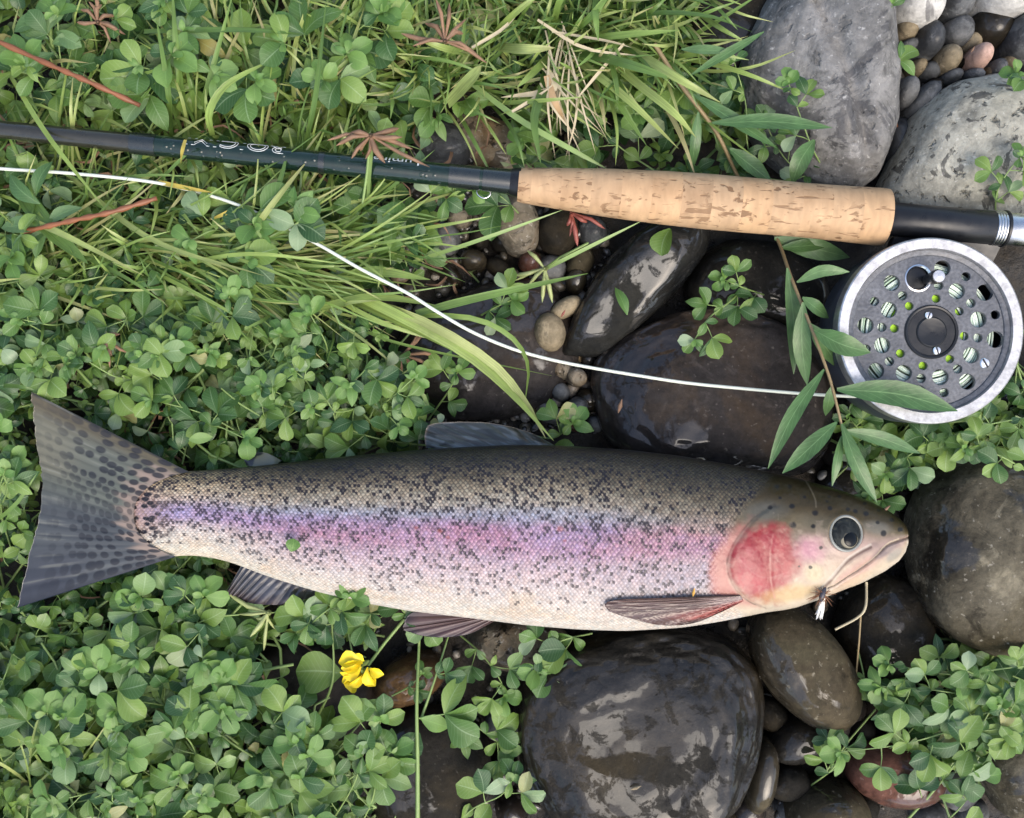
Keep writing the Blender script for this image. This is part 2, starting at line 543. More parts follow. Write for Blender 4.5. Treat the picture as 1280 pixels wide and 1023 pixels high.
def stone(shape, z0, top, mat, label, name='stone', seed=None, bot=0.02, cat=None, group=None, **kw):
    seed = len(STONES) * 7 + 3 if seed is None else seed
    me, c0 = stone_mesh(name, shape, z0, top, bot, mat, seed, **kw)
    o = link(name, me, None, c0)
    tag(o, label, cat or ('pebble' if name == 'pebble' else 'stone'), group)
    STONES.append(o)
    return o


B = 'boulder'
stone([(968, -30), (1000, -40), (1090, -40), (1104, 40), (1106, 120), (1098, 195), (1082, 232), (1050, 245), (1000, 235), (955, 200), (925, 150), (918, 90), (940, 30)], -0.008, 0.040, M_GREY,
      'tall dry grey boulder with dark damp patches above the cork grip', B, cat='boulder', sub=6, p=0.62, amp=0.12, tilt=(0.25, 0.0), facet=0.7,
      ridge=lambda x, y: -0.006 * np.exp(-((x - 0.004 + 0.35 * y) / 0.004) ** 2) * (y < 0.03))
stone([(1088, 255), (1110, 205), (1135, 150), (1175, 112), (1230, 98), (1300, 100), (1350, 140), (1350, 230), (1300, 290), (1200, 300), (1120, 290)], -0.008, 0.036, M_PALE,
      'large pale grey boulder with dark pits and wet spots right of the reel seat', B, cat='boulder', sub=6, p=0.7, amp=0.09, facet=0.3)
stone([(845, 25), (880, -30), (960, -40), (985, 20), (945, 90), (900, 120), (860, 90)], -0.020, 0.022, M_BLACK,
      'dark stone added for shade at the top edge left of the tall grey boulder', cat='stone', sub=4)  # black stone stands in for the shade on the tall boulder's left face
stone([(1132, 650), (1150, 600), (1185, 572), (1235, 562), (1300, 570), (1345, 620), (1350, 740), (1310, 805), (1240, 815), (1190, 800), (1150, 765), (1134, 710)], -0.004, 0.040, M_MOTTLE,
      'big mottled brown wet boulder right of the trout\'s snout', B, cat='boulder', sub=6, p=0.66, amp=0.09, facet=0.25)
stone([(640, 905), (645, 860), (665, 828), (715, 800), (775, 786), (850, 782), (905, 795), (940, 832), (948, 880), (932, 940), (905, 985), (860, 1040), (800, 1065), (720, 1050), (680, 1015), (655, 965)], -0.004, 0.033, M_BLACK,
      'largest black wet boulder under the trout\'s belly', B, cat='boulder', sub=6, p=0.52, q=0.75, amp=0.11, facet=0.9, tilt=(0.02, -0.05), sig=4)
stone((1003, 832, 92, 52, 52), 0.000, 0.026, M_BROWNW, 'oblong olive brown wet stone under the trout\'s gills', sub=5, p=0.72, amp=0.07, facet=0.4)
stone([(735, 478), (748, 440), (785, 415), (840, 392), (915, 385), (985, 410), (1035, 470), (1045, 540), (1010, 590), (900, 600), (790, 590), (748, 545)], -0.010, 0.024, M_PURPLE,
      'broad flat purplish brown wet stone above the trout\'s shoulder', B, cat='boulder', sub=6, p=0.58, amp=0.10, facet=0.7)
stone([(698, 446), (716, 396), (742, 346), (788, 296), (830, 272), (884, 268), (880, 318), (850, 360), (806, 404), (748, 448)], -0.010, 0.022, M_SLAB,
      'long black wet slab leaning below the cork grip', sub=5, p=0.48, q=0.55, amp=0.08, facet=1.3, tilt=(0.0, 0.25), sig=1.6)
stone([(488, 445), (510, 400), (560, 372), (630, 350), (690, 352), (722, 400), (725, 455), (690, 500), (630, 525), (560, 525), (505, 500)], -0.020, 0.020, M_PURPLE,
      'flat brown wet slab under the bent grass blades', sub=5, p=0.5, q=0.7, amp=0.08, facet=0.7)
stone([(850, 370), (865, 325), (910, 300), (975, 305), (1030, 340), (1040, 400), (960, 420), (890, 410)], -0.016, 0.022, M_BLACK,
      'dark wet stone below the cork grip behind the trefoil sprig', sub=4, amp=0.08, facet=0.3)
stone([(1040, 790), (1055, 745), (1100, 715), (1150, 730), (1165, 790), (1130, 845), (1080, 850)], -0.014, 0.022, M_BLACK,
      'glossy black stone below the trout\'s jaw', sub=4, amp=0.05, facet=0.5)
stone((1118, 965, 62, 40, 8), -0.004, 0.022, M_REDB, 'red brown wet stone under the trefoil at lower right', sub=4, amp=0.03)
stone([(1218, 960), (1225, 915), (1262, 895), (1320, 905), (1340, 980), (1300, 1030), (1245, 1012)], -0.004, 0.028, M_MOTTLE,
      'grey brown stone at the lower right edge', sub=4, amp=0.05)
stone((1032, 1018, 52, 46, 0), -0.008, 0.026, M_BROWNW, 'olive brown stone at the bottom edge left of the red brown one', sub=4, amp=0.04)
stone((949, 968, 19, 48, 12), -0.004, 0.018, M_BROWNW, 'slim upright brown stone right of the black boulder', sub=4, amp=0.05, facet=0.5)
stone((1000, 922, 44, 28, -22), -0.010, 0.016, M_BLACK, 'small black wet stone under the oblong brown stone', sub=4, amp=0.05)
stone((982, 975, 28, 22, -10), -0.012, 0.016, M_BLACK, 'small black stone between slim brown stone and olive stone', sub=4)
stone([(312, 860), (325, 815), (365, 790), (430, 800), (470, 840), (468, 900), (430, 945), (370, 930), (328, 900)], -0.014, 0.020, M_PURPLE,
      'dark grey wet flat stone below the yellow flower', sub=4, p=0.6, amp=0.07, facet=0.3)
stone((513, 848, 48, 30, -24), -0.006, 0.018, M_RUST, 'rusty brown ribbed stone right of the yellow flower', sub=4, amp=0.03)
stone([(455, 960), (470, 905), (510, 880), (570, 885), (610, 920), (618, 975), (590, 1025), (530, 1045), (475, 1020)], -0.010, 0.024, M_BLACK,
      'black glossy stone behind the tall upright stem', sub=5, p=0.62, amp=0.05, facet=0.45)
stone((650, 802, 66, 36, 8), -0.010, 0.022, M_SPECK, 'light speckled stone between the pelvic fin and the black boulder', sub=4, p=0.7, amp=0.08, facet=0.6)
stone((612, 180, 66, 30, 24), -0.020, 0.016, M_SPECK, 'tan lichen covered stone above the rod by the cork grip', sub=4, amp=0.1, facet=0.6)
stone((553, 185, 38, 30, 20), -0.016, 0.018, M_DGREY, 'dark grey stone above the rod left of the cork grip', sub=4, amp=0.06, facet=0.5)
stone((646, 282, 28, 40, -14), -0.012, 0.020, M_SPECK, 'brown speckled stone under the end of the cork grip', sub=4, amp=0.07, facet=0.4)
stone((697, 290, 26, 30, 10), -0.014, 0.018, M_BLACK, 'rough black stone right of the brown speckled stone', sub=4, amp=0.1, facet=0.6)
stone((687, 416, 20, 25, -8), -0.004, 0.013, M_TAN, 'orange tan pebble left of the long black slab', 'pebble', sub=4, amp=0.04, facet=0.2)
stone((706, 386, 24, 12, -32), -0.008, 0.012, M_TAN, 'narrow tan brown pebble above the orange tan pebble', 'pebble', sub=3, amp=0.06, facet=0.4)
stone((592, 326, 17, 14, 10), -0.014, 0.012, M_BROWNW, 'smooth brown pebble in the gravel below the keeper ring', 'pebble', sub=4)
stone((720, 472, 14, 12, 20), -0.010, 0.012, M_SPECK, 'grey tan pebble under the fishing line left of the flat stone', 'pebble', sub=3)
stone((702, 462, 16, 13, 30), -0.014, 0.012, M_SPECK, 'rough brown pebble beside the grey tan pebble', 'pebble', sub=3)
stone((722, 508, 14, 12, 0), -0.012, 0.012, M_DGREY, 'round grey pebble left of the purplish flat stone', 'pebble', sub=3)
stone((717, 531, 18, 9, 12), -0.012, 0.012, M_REDB, 'reddish striped pebble above the trout\'s back', 'pebble', sub=3)
stone((662, 328, 15, 14, 0), -0.014, 0.012, M_REDB, 'dull red pebble by the green seed pods', 'pebble', sub=3)
# top right corner
stone((1141, 12, 31, 32, -10), -0.006, 0.024, M_WHITE, 'whitish stone with a dark lower edge at the top edge', sub=4, amp=0.05, facet=0.3)
stone((1250, 0, 35, 28, 8), -0.004, 0.024, M_WHITE, 'pale rounded stone in the top right corner', sub=4, amp=0.04)
stone((1187, 12, 20, 24, 10), -0.012, 0.022, M_DGREY, 'grey stone at the top edge right of the whitish one', sub=4)
stone((1228, 42, 30, 26, 0), -0.018, 0.022, M_BLACK, 'dark stone under the pale corner stone', sub=4)
stone((1274, 58, 32, 32, 0), -0.014, 0.026, M_DGREY, 'dark grey stone at the right edge above the pale boulder', sub=4, facet=0.3)
stone((1152, 58, 18, 24, 8), -0.012, 0.022, M_DGREY, 'upright dark grey stone below the whitish one', sub=4)
stone((1187, 48, 19, 20, 0), -0.016, 0.022, M_DGREY, 'round grey stone right of the upright dark one', sub=4)
stone((1124, 46, 15, 15, 0), -0.014, 0.020, M_TAN, 'tan grey stone half hidden below the whitish stone', sub=3)
stone((1177, 80, 16, 18, 10), -0.012, 0.018, M_TAN, 'olive tan pebble among the grey stones at upper right', 'pebble', sub=4)
stone((1216, 78, 14, 18, 28), -0.008, 0.018, M_PINK, 'pink pointed pebble above the pale boulder', 'pebble', sub=4, facet=0.3)
stone((1238, 92, 10, 13, 15), -0.012, 0.016, M_DGREY, 'blue grey chip right of the pink pebble', 'pebble', sub=3, facet=0.5)
stone((1182, 102, 14, 9, -15), -0.014, 0.016, M_DGREY, 'small flat grey pebble below the olive tan pebble', 'pebble', sub=3)
stone((1206, 102, 16, 9, 0), -0.014, 0.018, M_DGREY, 'flat blue grey pebble touching the pale boulder', 'pebble', sub=3)
stone((1128, 65, 16, 9, -20), -0.014, 0.016, M_DGREY, 'thin grey pebble beside the trefoil stem at upper right', 'pebble', sub=3)
stone((1125, 122, 14, 22, 18), -0.016, 0.020, M_DGREY, 'grey stone between the two big boulders, upper one', sub=3)
stone((1145, 132, 14, 32, 40), -0.018, 0.022, M_DGREY, 'long blue grey stone leaning on the pale boulder', sub=3)
stone((1112, 185, 13, 38, 8), -0.020, 0.020, M_DGREY, 'grey stone between the two big boulders, lower one', sub=3)
# filler cobbles in the gaps, seen in part between the others
fill = [(560, 300, 22, 16), (545, 330, 18, 14), (600, 300, 14, 12), (622, 335, 16, 12), (630, 305, 12, 16), (690, 335, 18, 16), (725, 330, 16, 20), (665, 372, 22, 16), (720, 352, 14, 18), (575, 275, 16, 14), (740, 290, 22, 18), (640, 352, 18, 12), (610, 275, 14, 10), (530, 290, 16, 18), (565, 345, 20, 10)]
HUE = {'wet_black_stone': 'black', 'grey_cobble': 'grey', 'wet_brown_stone': 'olive brown', 'speckled_stone': 'speckled', 'wet_purple_stone': 'dull brown', 'tan_pebble': 'tan'}
REFS = [(647, 283, 'the brown speckled stone'), (592, 326, 'the smooth brown pebble'), (687, 416, 'the orange tan pebble'), (604, 243, 'the keeper ring'), (681, 336, 'the green seed pods'), (720, 472, 'the grey tan pebble'), (717, 531, 'the reddish striped pebble'), (722, 508, 'the round grey pebble'), (795, 905, 'the largest black boulder'), (1005, 835, 'the oblong brown stone'), (949, 968, 'the slim brown stone'), (1118, 965, 'the red brown stone'), (1032, 1018, 'the olive brown bottom stone'), (1255, 960, 'the grey brown stone'), (1216, 78, 'the pink pebble'), (1177, 80, 'the olive tan pebble'), (1187, 12, 'the grey top edge stone'), (1274, 58, 'the grey right edge stone'), (530, 955, 'the black glossy stone'), (870, 490, 'the broad flat stone'), (780, 360, 'the long black slab'), (1100, 775, 'the glossy black stone'), (1215, 690, 'the mottled boulder')]

USED = set()


def by(x, y, what, mat, a):
  for rx, ry, rn in sorted(REFS, key=lambda q: (q[0] - x) ** 2 + (q[1] - y) ** 2):
    dx, dy = x - rx, y - ry
    s = ('right of' if dx > 0 else 'left of') if abs(dx) > 1.6 * abs(dy) else ('below' if dy > 0 else 'above') if abs(dy) > 1.6 * abs(dx) else ('lower ' if dy > 0 else 'upper ') + ('right of' if dx > 0 else 'left of')
    lab = f"{'tiny' if a < 13 else 'small' if a < 20 else 'wet'} {HUE[mat.name]} {what} {s} {rn}"
    if lab not in USED:
        USED.add(lab)
        return lab


for x, y, a, b in fill:
    m_ = rng.choice([M_BLACK, M_DGREY, M_DGREY, M_BROWNW, M_SPECK])
    stone((x, y, a, b, rng.uniform(0, 90)), -0.019, 0.012, m_, by(x, y, 'pebble', m_, a), 'pebble', group='pebbles in the gravel below the rod', sub=3, amp=0.14, facet=0.9)
fill = [(745, 400, 16, 14), (700, 490, 14, 12), (735, 500, 16, 14), (690, 520, 16, 10), (745, 530, 12, 10), (680, 455, 14, 14)]
for x, y, a, b in fill:
    m_ = rng.choice([M_BLACK, M_DGREY, M_BLACK, M_BROWNW])
    stone((x, y, a, b, rng.uniform(0, 90)), -0.017, 0.012, m_, by(x, y, 'pebble', m_, a), 'pebble', group='pebbles in the gap above the trout', sub=3, amp=0.14, facet=0.9)
fill = [(960, 890, 26, 20), (1035, 900, 26, 24), (1060, 880, 20, 20), (930, 1010, 26, 22), (1075, 1000, 20, 20), (1180, 850, 28, 20), (1140, 820, 22, 20), (1190, 980, 30, 26), (1160, 1020, 30, 20), (900, 1015, 20, 18), (630, 960, 18, 26), (625, 900, 18, 24), (640, 1010, 22, 20), (1075, 905, 16, 14), (985, 1010, 16, 16), (1210, 1010, 16, 20), (1095, 880, 20, 18)]
for x, y, a, b in fill:
    m_ = rng.choice([M_BLACK, M_BLACK, M_DGREY, M_PURPLE])
    stone((x, y, a, b, rng.uniform(0, 90)), -0.020, 0.016, m_, by(x, y, 'cobble', m_, a), 'stone', group='dark cobbles in the gaps below the trout', sub=3, amp=0.14, facet=0.9)
fill = [(1205, 20, 14, 14), (1205, 60, 12, 16), (1155, 95, 14, 12), (1160, 115, 12, 10), (1255, 85, 14, 12), (1225, 100, 10, 8), (1195, 88, 8, 8), (1140, 90, 10, 12), (1270, 92, 10, 8)]
for x, y, a, b in fill:
    m_ = rng.choice([M_DGREY, M_DGREY, M_BLACK, M_TAN])
    stone((x, y, a, b, rng.uniform(0, 90)), -0.018, 0.016, m_, by(x, y, 'pebble', m_, a), 'pebble', group='small pebbles in the upper right stone pile', sub=3, amp=0.14, facet=0.9)
for x, y, a, b in [(880, 620, 60, 40), (1060, 620, 50, 40), (1085, 655, 40, 40), (760, 640, 60, 40), (1180, 545, 60, 40), (1260, 530, 50, 40), (1060, 560, 40, 36), (1130, 580, 36, 30)]:
    m_ = rng.choice([M_BLACK, M_PURPLE])
    stone((x, y, a, b, rng.uniform(0, 90)), -0.022, 0.014, m_, by(x, y, 'stone', m_, a), 'stone', group='dark stones underneath', sub=3, amp=0.06)

# fine gravel: too many grains to count
t = NT('gravel_grain')
gm = t.n('NewGeometry').outputs['Random Per Island']
gc = t.ramp(gm, [(0.0, (0.020, 0.020, 0.020)), (0.4, (0.055, 0.052, 0.046)), (0.65, (0.10, 0.085, 0.06)), (0.8, (0.13, 0.13, 0.125)), (0.93, (0.19, 0.14, 0.075)), (1.0, (0.30, 0.28, 0.25))])
gn = t.n('TexNoise', None, Vector=t.n('TexCoord').outputs['Object'], Scale=300.0, Detail=5.0)
gc = t.mix(1.0, gc, t.ramp(gn.outputs[0], [(0.3, 0.55), (0.7, 1.4)]), 'MULTIPLY')
M_GRAVEL = t.surf(t.n('BsdfPrincipled', None, Base_Color=gc, Roughness=t.ramp(gm, [(0.0, 0.12), (1.0, 0.55)]), Normal=t.bump(gn.outputs[0], 0.4, 0.001), Coat_Weight=0.35, Coat_Roughness=0.1))
mb = MB()
V2, F2 = ico(2)
NGR = 2600
for i in range(NGR):
    if i % 3 == 0: x, y = rng.uniform(500, 760), rng.uniform(150, 540)
    elif i % 3 == 1: x, y = rng.uniform(1100, 1330), rng.uniform(-40, 270)
    else: x, y = rng.uniform(280, 1340), rng.uniform(480, 1080)
    r = 0.0011 + 0.0032 * rng.random() ** 2.2
    sc = np.array([r * rng.uniform(0.8, 1.5), r * rng.uniform(0.7, 1.1), r * rng.uniform(0.5, 0.9)])
    v = V2 * sc * (1 + 0.35 * (vnoise(V2[:, 0] * 1.6 + i, V2[:, 1] * 1.6, V2[:, 2] * 1.6, 4) - 0.5))[:, None]
    R3 = np.array(Euler((rng.uniform(-.5, .5), rng.uniform(-.5, .5), rng.uniform(0, 6.3))).to_matrix())
    mb.add(v @ R3.T + np.array(W(x, y, -0.019 + rng.uniform(-0.002, 0.004))), F2)
# the stony bank goes on past the frame: coarser gravel
for i in range(1500):
    x, y = rng.uniform(-300, 1700), rng.uniform(-300, 1400)
    if -150 < x < 1340 and -60 < y < 1080: continue
    if x < 480 and rng.random() < 0.6: continue
    r = 0.003 + 0.011 * rng.random() ** 2
    v = V2 * np.array([r * rng.uniform(0.9, 1.5), r, r * rng.uniform(0.5, 0.8)]) * (1 + 0.35 * (vnoise(V2[:, 0] * 1.6 + i, V2[:, 1] * 1.6, V2[:, 2] * 1.6, 4) - 0.5))[:, None]
    R3 = np.array(Euler((rng.uniform(-.4, .4), rng.uniform(-.4, .4), rng.uniform(0, 6.3))).to_matrix())
    mb.add(v @ R3.T + np.array(W(x, y, -0.020)), F2)
o = mb.build('gravel', M_GRAVEL)
tag(o, 'fine dark wet gravel filling the gaps between the stones', 'gravel', kind='stuff')
# ---------------------------------------------------------------- leaves
FISH_OUT = [(40, 490), (100, 512), (160, 552), (213, 590), (260, 588), (310, 584), (400, 574), (480, 566), (560, 560), (640, 556), (700, 557), (780, 562), (850, 570), (920, 582), (980, 594), (1020, 604), (1060, 616), (1090, 628), (1110, 637), (1128, 648), (1136, 662), (1131, 688), (1110, 712), (1080, 728), (1050, 737), (1020, 750), (990, 760), (950, 766), (900, 775), (850, 784), (780, 788), (720, 786), (660, 781), (580, 771), (510, 763), (450, 752), (400, 740), (340, 722), (290, 703), (240, 694), (195, 697), (150, 725), (100, 745), (60, 757), (22, 760), (35, 700), (50, 640), (52, 600), (42, 550)]
ROD_LINE = [(-80, 152), (645, 228), (1280, 288)]


def leaflet(rows, cols, prof, fold, curl, wave, seed):
    """unit leaflet: base at the origin, tip at +y, face up +z"""
    V, U, F = [], [], []
    rr = random.Random(seed)
    ph = rr.uniform(0, 6)
    skew = rr.uniform(-0.06, 0.06)
    for i in range(rows):
        v = i / (rows - 1)
        w = np.interp(v, [p[0] for p in prof], [p[1] for p in prof]) * 0.5
        for j in range(cols):
            u = -1 + 2 * j / (cols - 1)
            x = u * w + skew * math.sin(v * math.pi)
            z = fold * abs(u) * w + curl * (v * v) * -0.5 + 0.10 * math.sin(v * math.pi) + wave * math.sin(v * 7 + ph + u * 2) * abs(u)
            V.append((x, v, z)); U.append((u, v, 0))
    for i in range(rows - 1):
        for j in range(cols - 1):
            a = i * cols + j
            F.append((a, a + 1, a + cols + 1, a + cols))
    return np.array(V), F, np.array(U)


OBOV = [(0, 0.05), (0.12, 0.20), (0.3, 0.48), (0.5, 0.70), (0.68, 0.80), (0.82, 0.74), (0.92, 0.52), (0.97, 0.30), (1.0, 0.06)]
ROUND = [(0, 0.06), (0.12, 0.34), (0.3, 0.68), (0.5, 0.88), (0.68, 0.92), (0.84, 0.76), (0.93, 0.52), (0.98, 0.26), (1.0, 0.06)]
ELLI = [(0, 0.05), (0.15, 0.32), (0.35, 0.58), (0.55, 0.64), (0.75, 0.50), (0.9, 0.26), (1.0, 0.03)]
LANCE = [(0, 0.03), (0.1, 0.10), (0.3, 0.17), (0.5, 0.185), (0.7, 0.15), (0.88, 0.08), (1.0, 0.01)]
LP_HI, LP_LO = [], []
for i in range(10):
    pr = [OBOV, OBOV, ROUND, OBOV, ELLI][i % 5]
    args = (rng.uniform(0.05, 0.55), rng.uniform(-0.15, 0.5), rng.uniform(0.0, 0.05), i)
    LP_HI.append(leaflet(9, 5, pr, *args))
    LP_LO.append(leaflet(7, 3, pr, *args))
LEAF_ME = {}


def leaf_mesh(i, mat):
    k = (i, mat.name)
    if k not in LEAF_ME:
        V, F, U = LP_HI[i]
        LEAF_ME[k] = mesh_np('leaf', V, F, mat, True, {'luv': ('FLOAT_VECTOR', U)})
    return LEAF_ME[k]


def orient(yaw, pitch, roll):
    """yaw: picture direction of the tip (0 = +x); pitch: tip up; roll about the leaf axis"""
    return Matrix.Rotation(yaw - math.pi / 2, 3, 'Z') @ Matrix.Rotation(pitch, 3, 'X') @ Matrix.Rotation(roll, 3, 'Y')


def add_leaf(root, loc, yaw, L, pitch, roll, wide=1.0, mat=None, idx=None, name='leaf'):
    o = link(name, leaf_mesh(rng.randrange(10) if idx is None else idx, mat or M_CLOVER), root)
    M = orient(yaw, pitch, roll).to_4x4()
    M = Matrix.Translation(Vector(loc) - root.location) @ M @ Matrix.Diagonal((L * wide, L, L, 1))
    o.matrix_local = M
    return o


def whorl(root, p, yaw, L, n=3, mat=None, tilt=0.25, spread=62, r=None):
    r = r or rng
    for k in range(n):
        off = (k - (n - 1) / 2) * math.radians(spread) + r.uniform(-0.18, 0.18)
        add_leaf(root, p, yaw + off, L * r.uniform(0.85, 1.1), r.uniform(-0.15, 0.3) + tilt * r.uniform(-0.5, 1), r.uniform(-0.45, 0.45), r.uniform(0.70, 0.98), mat)


def sprig(pts, z, leafpx, nodes, label, cat='plant', group=None, end=True, stem=M_STEM, rstem=1.4, petiole=0.55, start=0.12, name='trefoil_sprig', stip=True):
    """pts: px polyline; z: height or list of heights"""
    n = 8 + 4 * len(pts)
    zz = z if hasattr(z, '__len__') else [z] * len(pts)
    P3 = [Vector(W(a, b, c)) for (a, b), c in zip(pts, zz)]
    C = [Vector(c) for c in catmull(P3, n)]
    root = empty(name, C[0], label, cat, group)
    mb = MB()
    mb.tube([c - root.location for c in C], [rstem * S * (1 - 0.5 * i / n) * 0.9 for i in range(n)], 6)
    L = leafpx * S
    side = rng.choice((-1, 1))
    spots = []
    for k in range(nodes):
        u = start + (0.9 - start) * (k + 0.5) / max(1, nodes) + rng.uniform(-0.03, 0.03)
        i = int(u * (n - 1))
        d = C[min(i + 1, n - 1)] - C[i]
        yaw = math.atan2(d.y, d.x) + side * rng.uniform(0.75, 1.25)
        side = -side
        pl = L * petiole * rng.uniform(0.7, 1.5)
        q = C[i] + Vector((math.cos(yaw) * pl, math.sin(yaw) * pl, rng.uniform(0.001, 0.005)))
        mb.tube([C[i] - root.location, (C[i] + q) / 2 + Vector((0, 0, 0.001)) - root.location, q - root.location], [0.75 * S, 0.65 * S, 0.55 * S], 5)
        spots.append((C[i], q, yaw))
    mb.build('stem', stem, root)
    for c, q, yaw in spots:
        sc = rng.uniform(0.8, 1.12)
        whorl(root, q, yaw, L * sc, 3)
        if stip and rng.random() < 0.75:
            whorl(root, c + Vector((0, 0, 0.0008)), yaw + 0.2, L * 0.62 * sc, 2, spread=110)
    if end:
        d = C[-1] - C[-3]
        yaw = math.atan2(d.y, d.x)
        whorl(root, C[-1], yaw, L * 0.85, 3, M_YOUNG if rng.random() < 0.6 else M_CLOVER, tilt=0.4)
        whorl(root, C[-1] + Vector((0, 0, 0.002)), yaw + 0.9, L * 0.38, rng.choice((2, 3)), M_YOUNG, tilt=0.9, spread=70)
        if rng.random() < 0.6: whorl(root, C[-2] + Vector((0, 0, 0.001)), yaw + 2.6, L * 0.55, 2, spread=100)
    return root


# -- the dense bed (ground cover) and its taller sprigs
BED_A = [(-150, 325), (130, 325), (330, 350), (430, 385), (500, 430), (530, 500), (560, 545), (560, 620), (300, 640), (330, 700), (480, 765), (460, 800), (330, 800), (312, 850), (345, 905), (430, 950), (455, 1010), (470, 1160), (-150, 1160)]
BED_B = [(-150, -150), (590, -150), (560, 80), (520, 140), (500, 230), (530, 300), (440, 390), (330, 355), (-150, 330)]
BED_C = [(560, -150), (880, -150), (860, 40), (800, 130), (640, 110), (560, 90)]
BED_D = [(1040, 520), (1130, 535), (1330, 470), (1420, 500), (1420, 590), (1290, 585), (1180, 570), (1110, 610), (1060, 590)]
BED_E = [(1090, 860), (1190, 820), (1330, 800), (1420, 840), (1420, 900), (1280, 900), (1230, 950), (1170, 970), (1110, 930)]


def in_fish(x, y, grow=0):
    return bool(inpoly(np.array([x]), np.array([y]), FISH_OUT)[0])


def fish_d(x, y):
    return float(dpoly(np.array([x]), np.array([y]), FISH_OUT + FISH_OUT[:1])[0])


def rod_d(x, y):
    return float(dpoly(np.array([x]), np.array([y]), ROD_LINE)[0])


def zcap(x, y):
    """highest place a bed leaf may reach under the things that lie on the bed"""
    z = 0.034
    if in_fish(x, y): return 0.008 if x > 230 else 0.014
    d = fish_d(x, y)
    if d < 45: z = min(z, 0.018 + 0.016 * d / 45)
    d = rod_d(x, y)
    if d < 50: z = min(z, 0.016 + 0.018 * d / 50)
    return z


leaf_mb = {'n': 0}
bV, bF, bU = [], [], []


def bed_leaf(p, yaw, L, pitch, roll, wide, idx, rnd):
    V, F, U = LP_LO[idx]
    M = np.array(orient(yaw, pitch, roll))
    v = (V * np.array([L * wide, L, L])) @ M.T + np.array(p)
    bV.append(v); bF.append(np.array(F) + leaf_mb['n'])
    u = U.copy(); u[:, 2] = rnd
    bU.append(u); leaf_mb['n'] += len(v)


stem_mb = MB()


def bed(poly, n, lmin, lmax, zlo, zhi, seed, straw=0.0):
    r = random.Random(seed)
    xs = [p[0] for p in poly]; ys = [p[1] for p in poly]
    k = 0
    while k < n:
        x, y = r.uniform(min(xs), max(xs)), r.uniform(min(ys), max(ys))
        if not inpoly(np.array([x]), np.array([y]), poly)[0]: continue
        k += 1
        # patches of larger and smaller leaves, hollows and mounds
        pn = float(vnoise(np.array([x / 70.0]), np.array([y / 70.0]), seed=9)[0])
        hn = float(vnoise(np.array([x / 55.0]), np.array([y / 55.0]), seed=21)[0])
        f = r.random() ** 0.8
        z = zlo + (zhi - zlo) * f * (0.45 + 0.75 * hn)
        z = min(z, zcap(x, y))
        L = S * (lmin + (lmax - lmin) * min(1, max(0, 0.25 + 0.9 * (pn - 0.3) + r.uniform(-0.35, 0.35))))
        p = W(x, y, z)
        yaw = r.uniform(0, 6.283)
        rnd = min(0.999, max(0, 0.04 + 0.74 * r.random() + 0.5 * (hn - 0.5) + (0.35 if r.random() < 0.08 else 0)))
        nl = r.choice((3, 3, 3, 5))
        lean = r.uniform(0, 0.8); ly = r.uniform(0, 6.28)
        for j in range(min(nl, 3)):
            a = yaw + (j - 1) * math.radians(r.uniform(58, 80))
            bed_leaf(p, a, L * r.uniform(0.85, 1.1), r.uniform(-0.5, 0.5) + lean * math.cos(a - ly), r.uniform(-0.8, 0.8), r.uniform(0.70, 1.05), r.randrange(10), min(0.999, max(0, rnd + r.uniform(-0.05, 0.05))))
        base = p - Vector((math.cos(yaw) * L * 0.6, math.sin(yaw) * L * 0.6, r.uniform(0.002, 0.010)))
        if nl == 5:
            for a in (yaw + 1.9, yaw - 1.9):
                bed_leaf(base, a, L * 0.6, r.uniform(-0.2, 0.4), r.uniform(-0.4, 0.4), 1.0, r.randrange(10), min(0.999, rnd + 0.05))
        stem_mb.tube([base, (base + p) / 2 + Vector((0, 0, 0.001)), p], 0.6 * S, 4, caps=False)
        if r.random() < 0.45:
            q = base + Vector((r.uniform(-1, 1) * 0.034, r.uniform(-1, 1) * 0.034, r.uniform(-0.008, 0.004)))
            mid = (base + q) / 2 + Vector((r.uniform(-1, 1) * 0.003, r.uniform(-1, 1) * 0.003, 0.002))
            qx, qy = PX(np.array([q[:]]))
            if not in_fish(qx[0], qy[0]):
                stem_mb.tube([q, mid, base], r.uniform(1.0, 2.0) * S, 5, caps=False)


bed(BED_A, 2300, 13, 32, -0.016, 0.036, 1)
bed([(-150, 780), (300, 780), (430, 950), (470, 1160), (-150, 1160)], 330, 18, 44, 0.000, 0.038, 2)
bed(BED_B, 860, 15, 42, -0.018, 0.028, 3)
bed(BED_C, 170, 18, 40, -0.014, 0.022, 4)
bed([(640, 120), (800, 120), (930, 60), (950, 235), (800, 215), (640, 205)], 75, 18, 38, -0.018, 0.004, 14)
bed(BED_D, 190, 16, 30, -0.016, 0.020, 5)
bed(BED_E, 170, 18, 34, -0.012, 0.020, 6)
me = mesh_np('clover_bed', np.concatenate(bV), np.concatenate(bF), M_CLOVER, True, {'luv': ('FLOAT_VECTOR', np.concatenate(bU))})
o = link('clover_bed', me)
tag(o, 'dense low bed of small rounded trefoil leaves covering the ground', 'ground cover', kind='stuff')
o = stem_mb.build('clover_stems', M_STEM)
tag(o, 'tangle of thin green stems below the trefoil leaves', 'ground cover', kind='stuff')

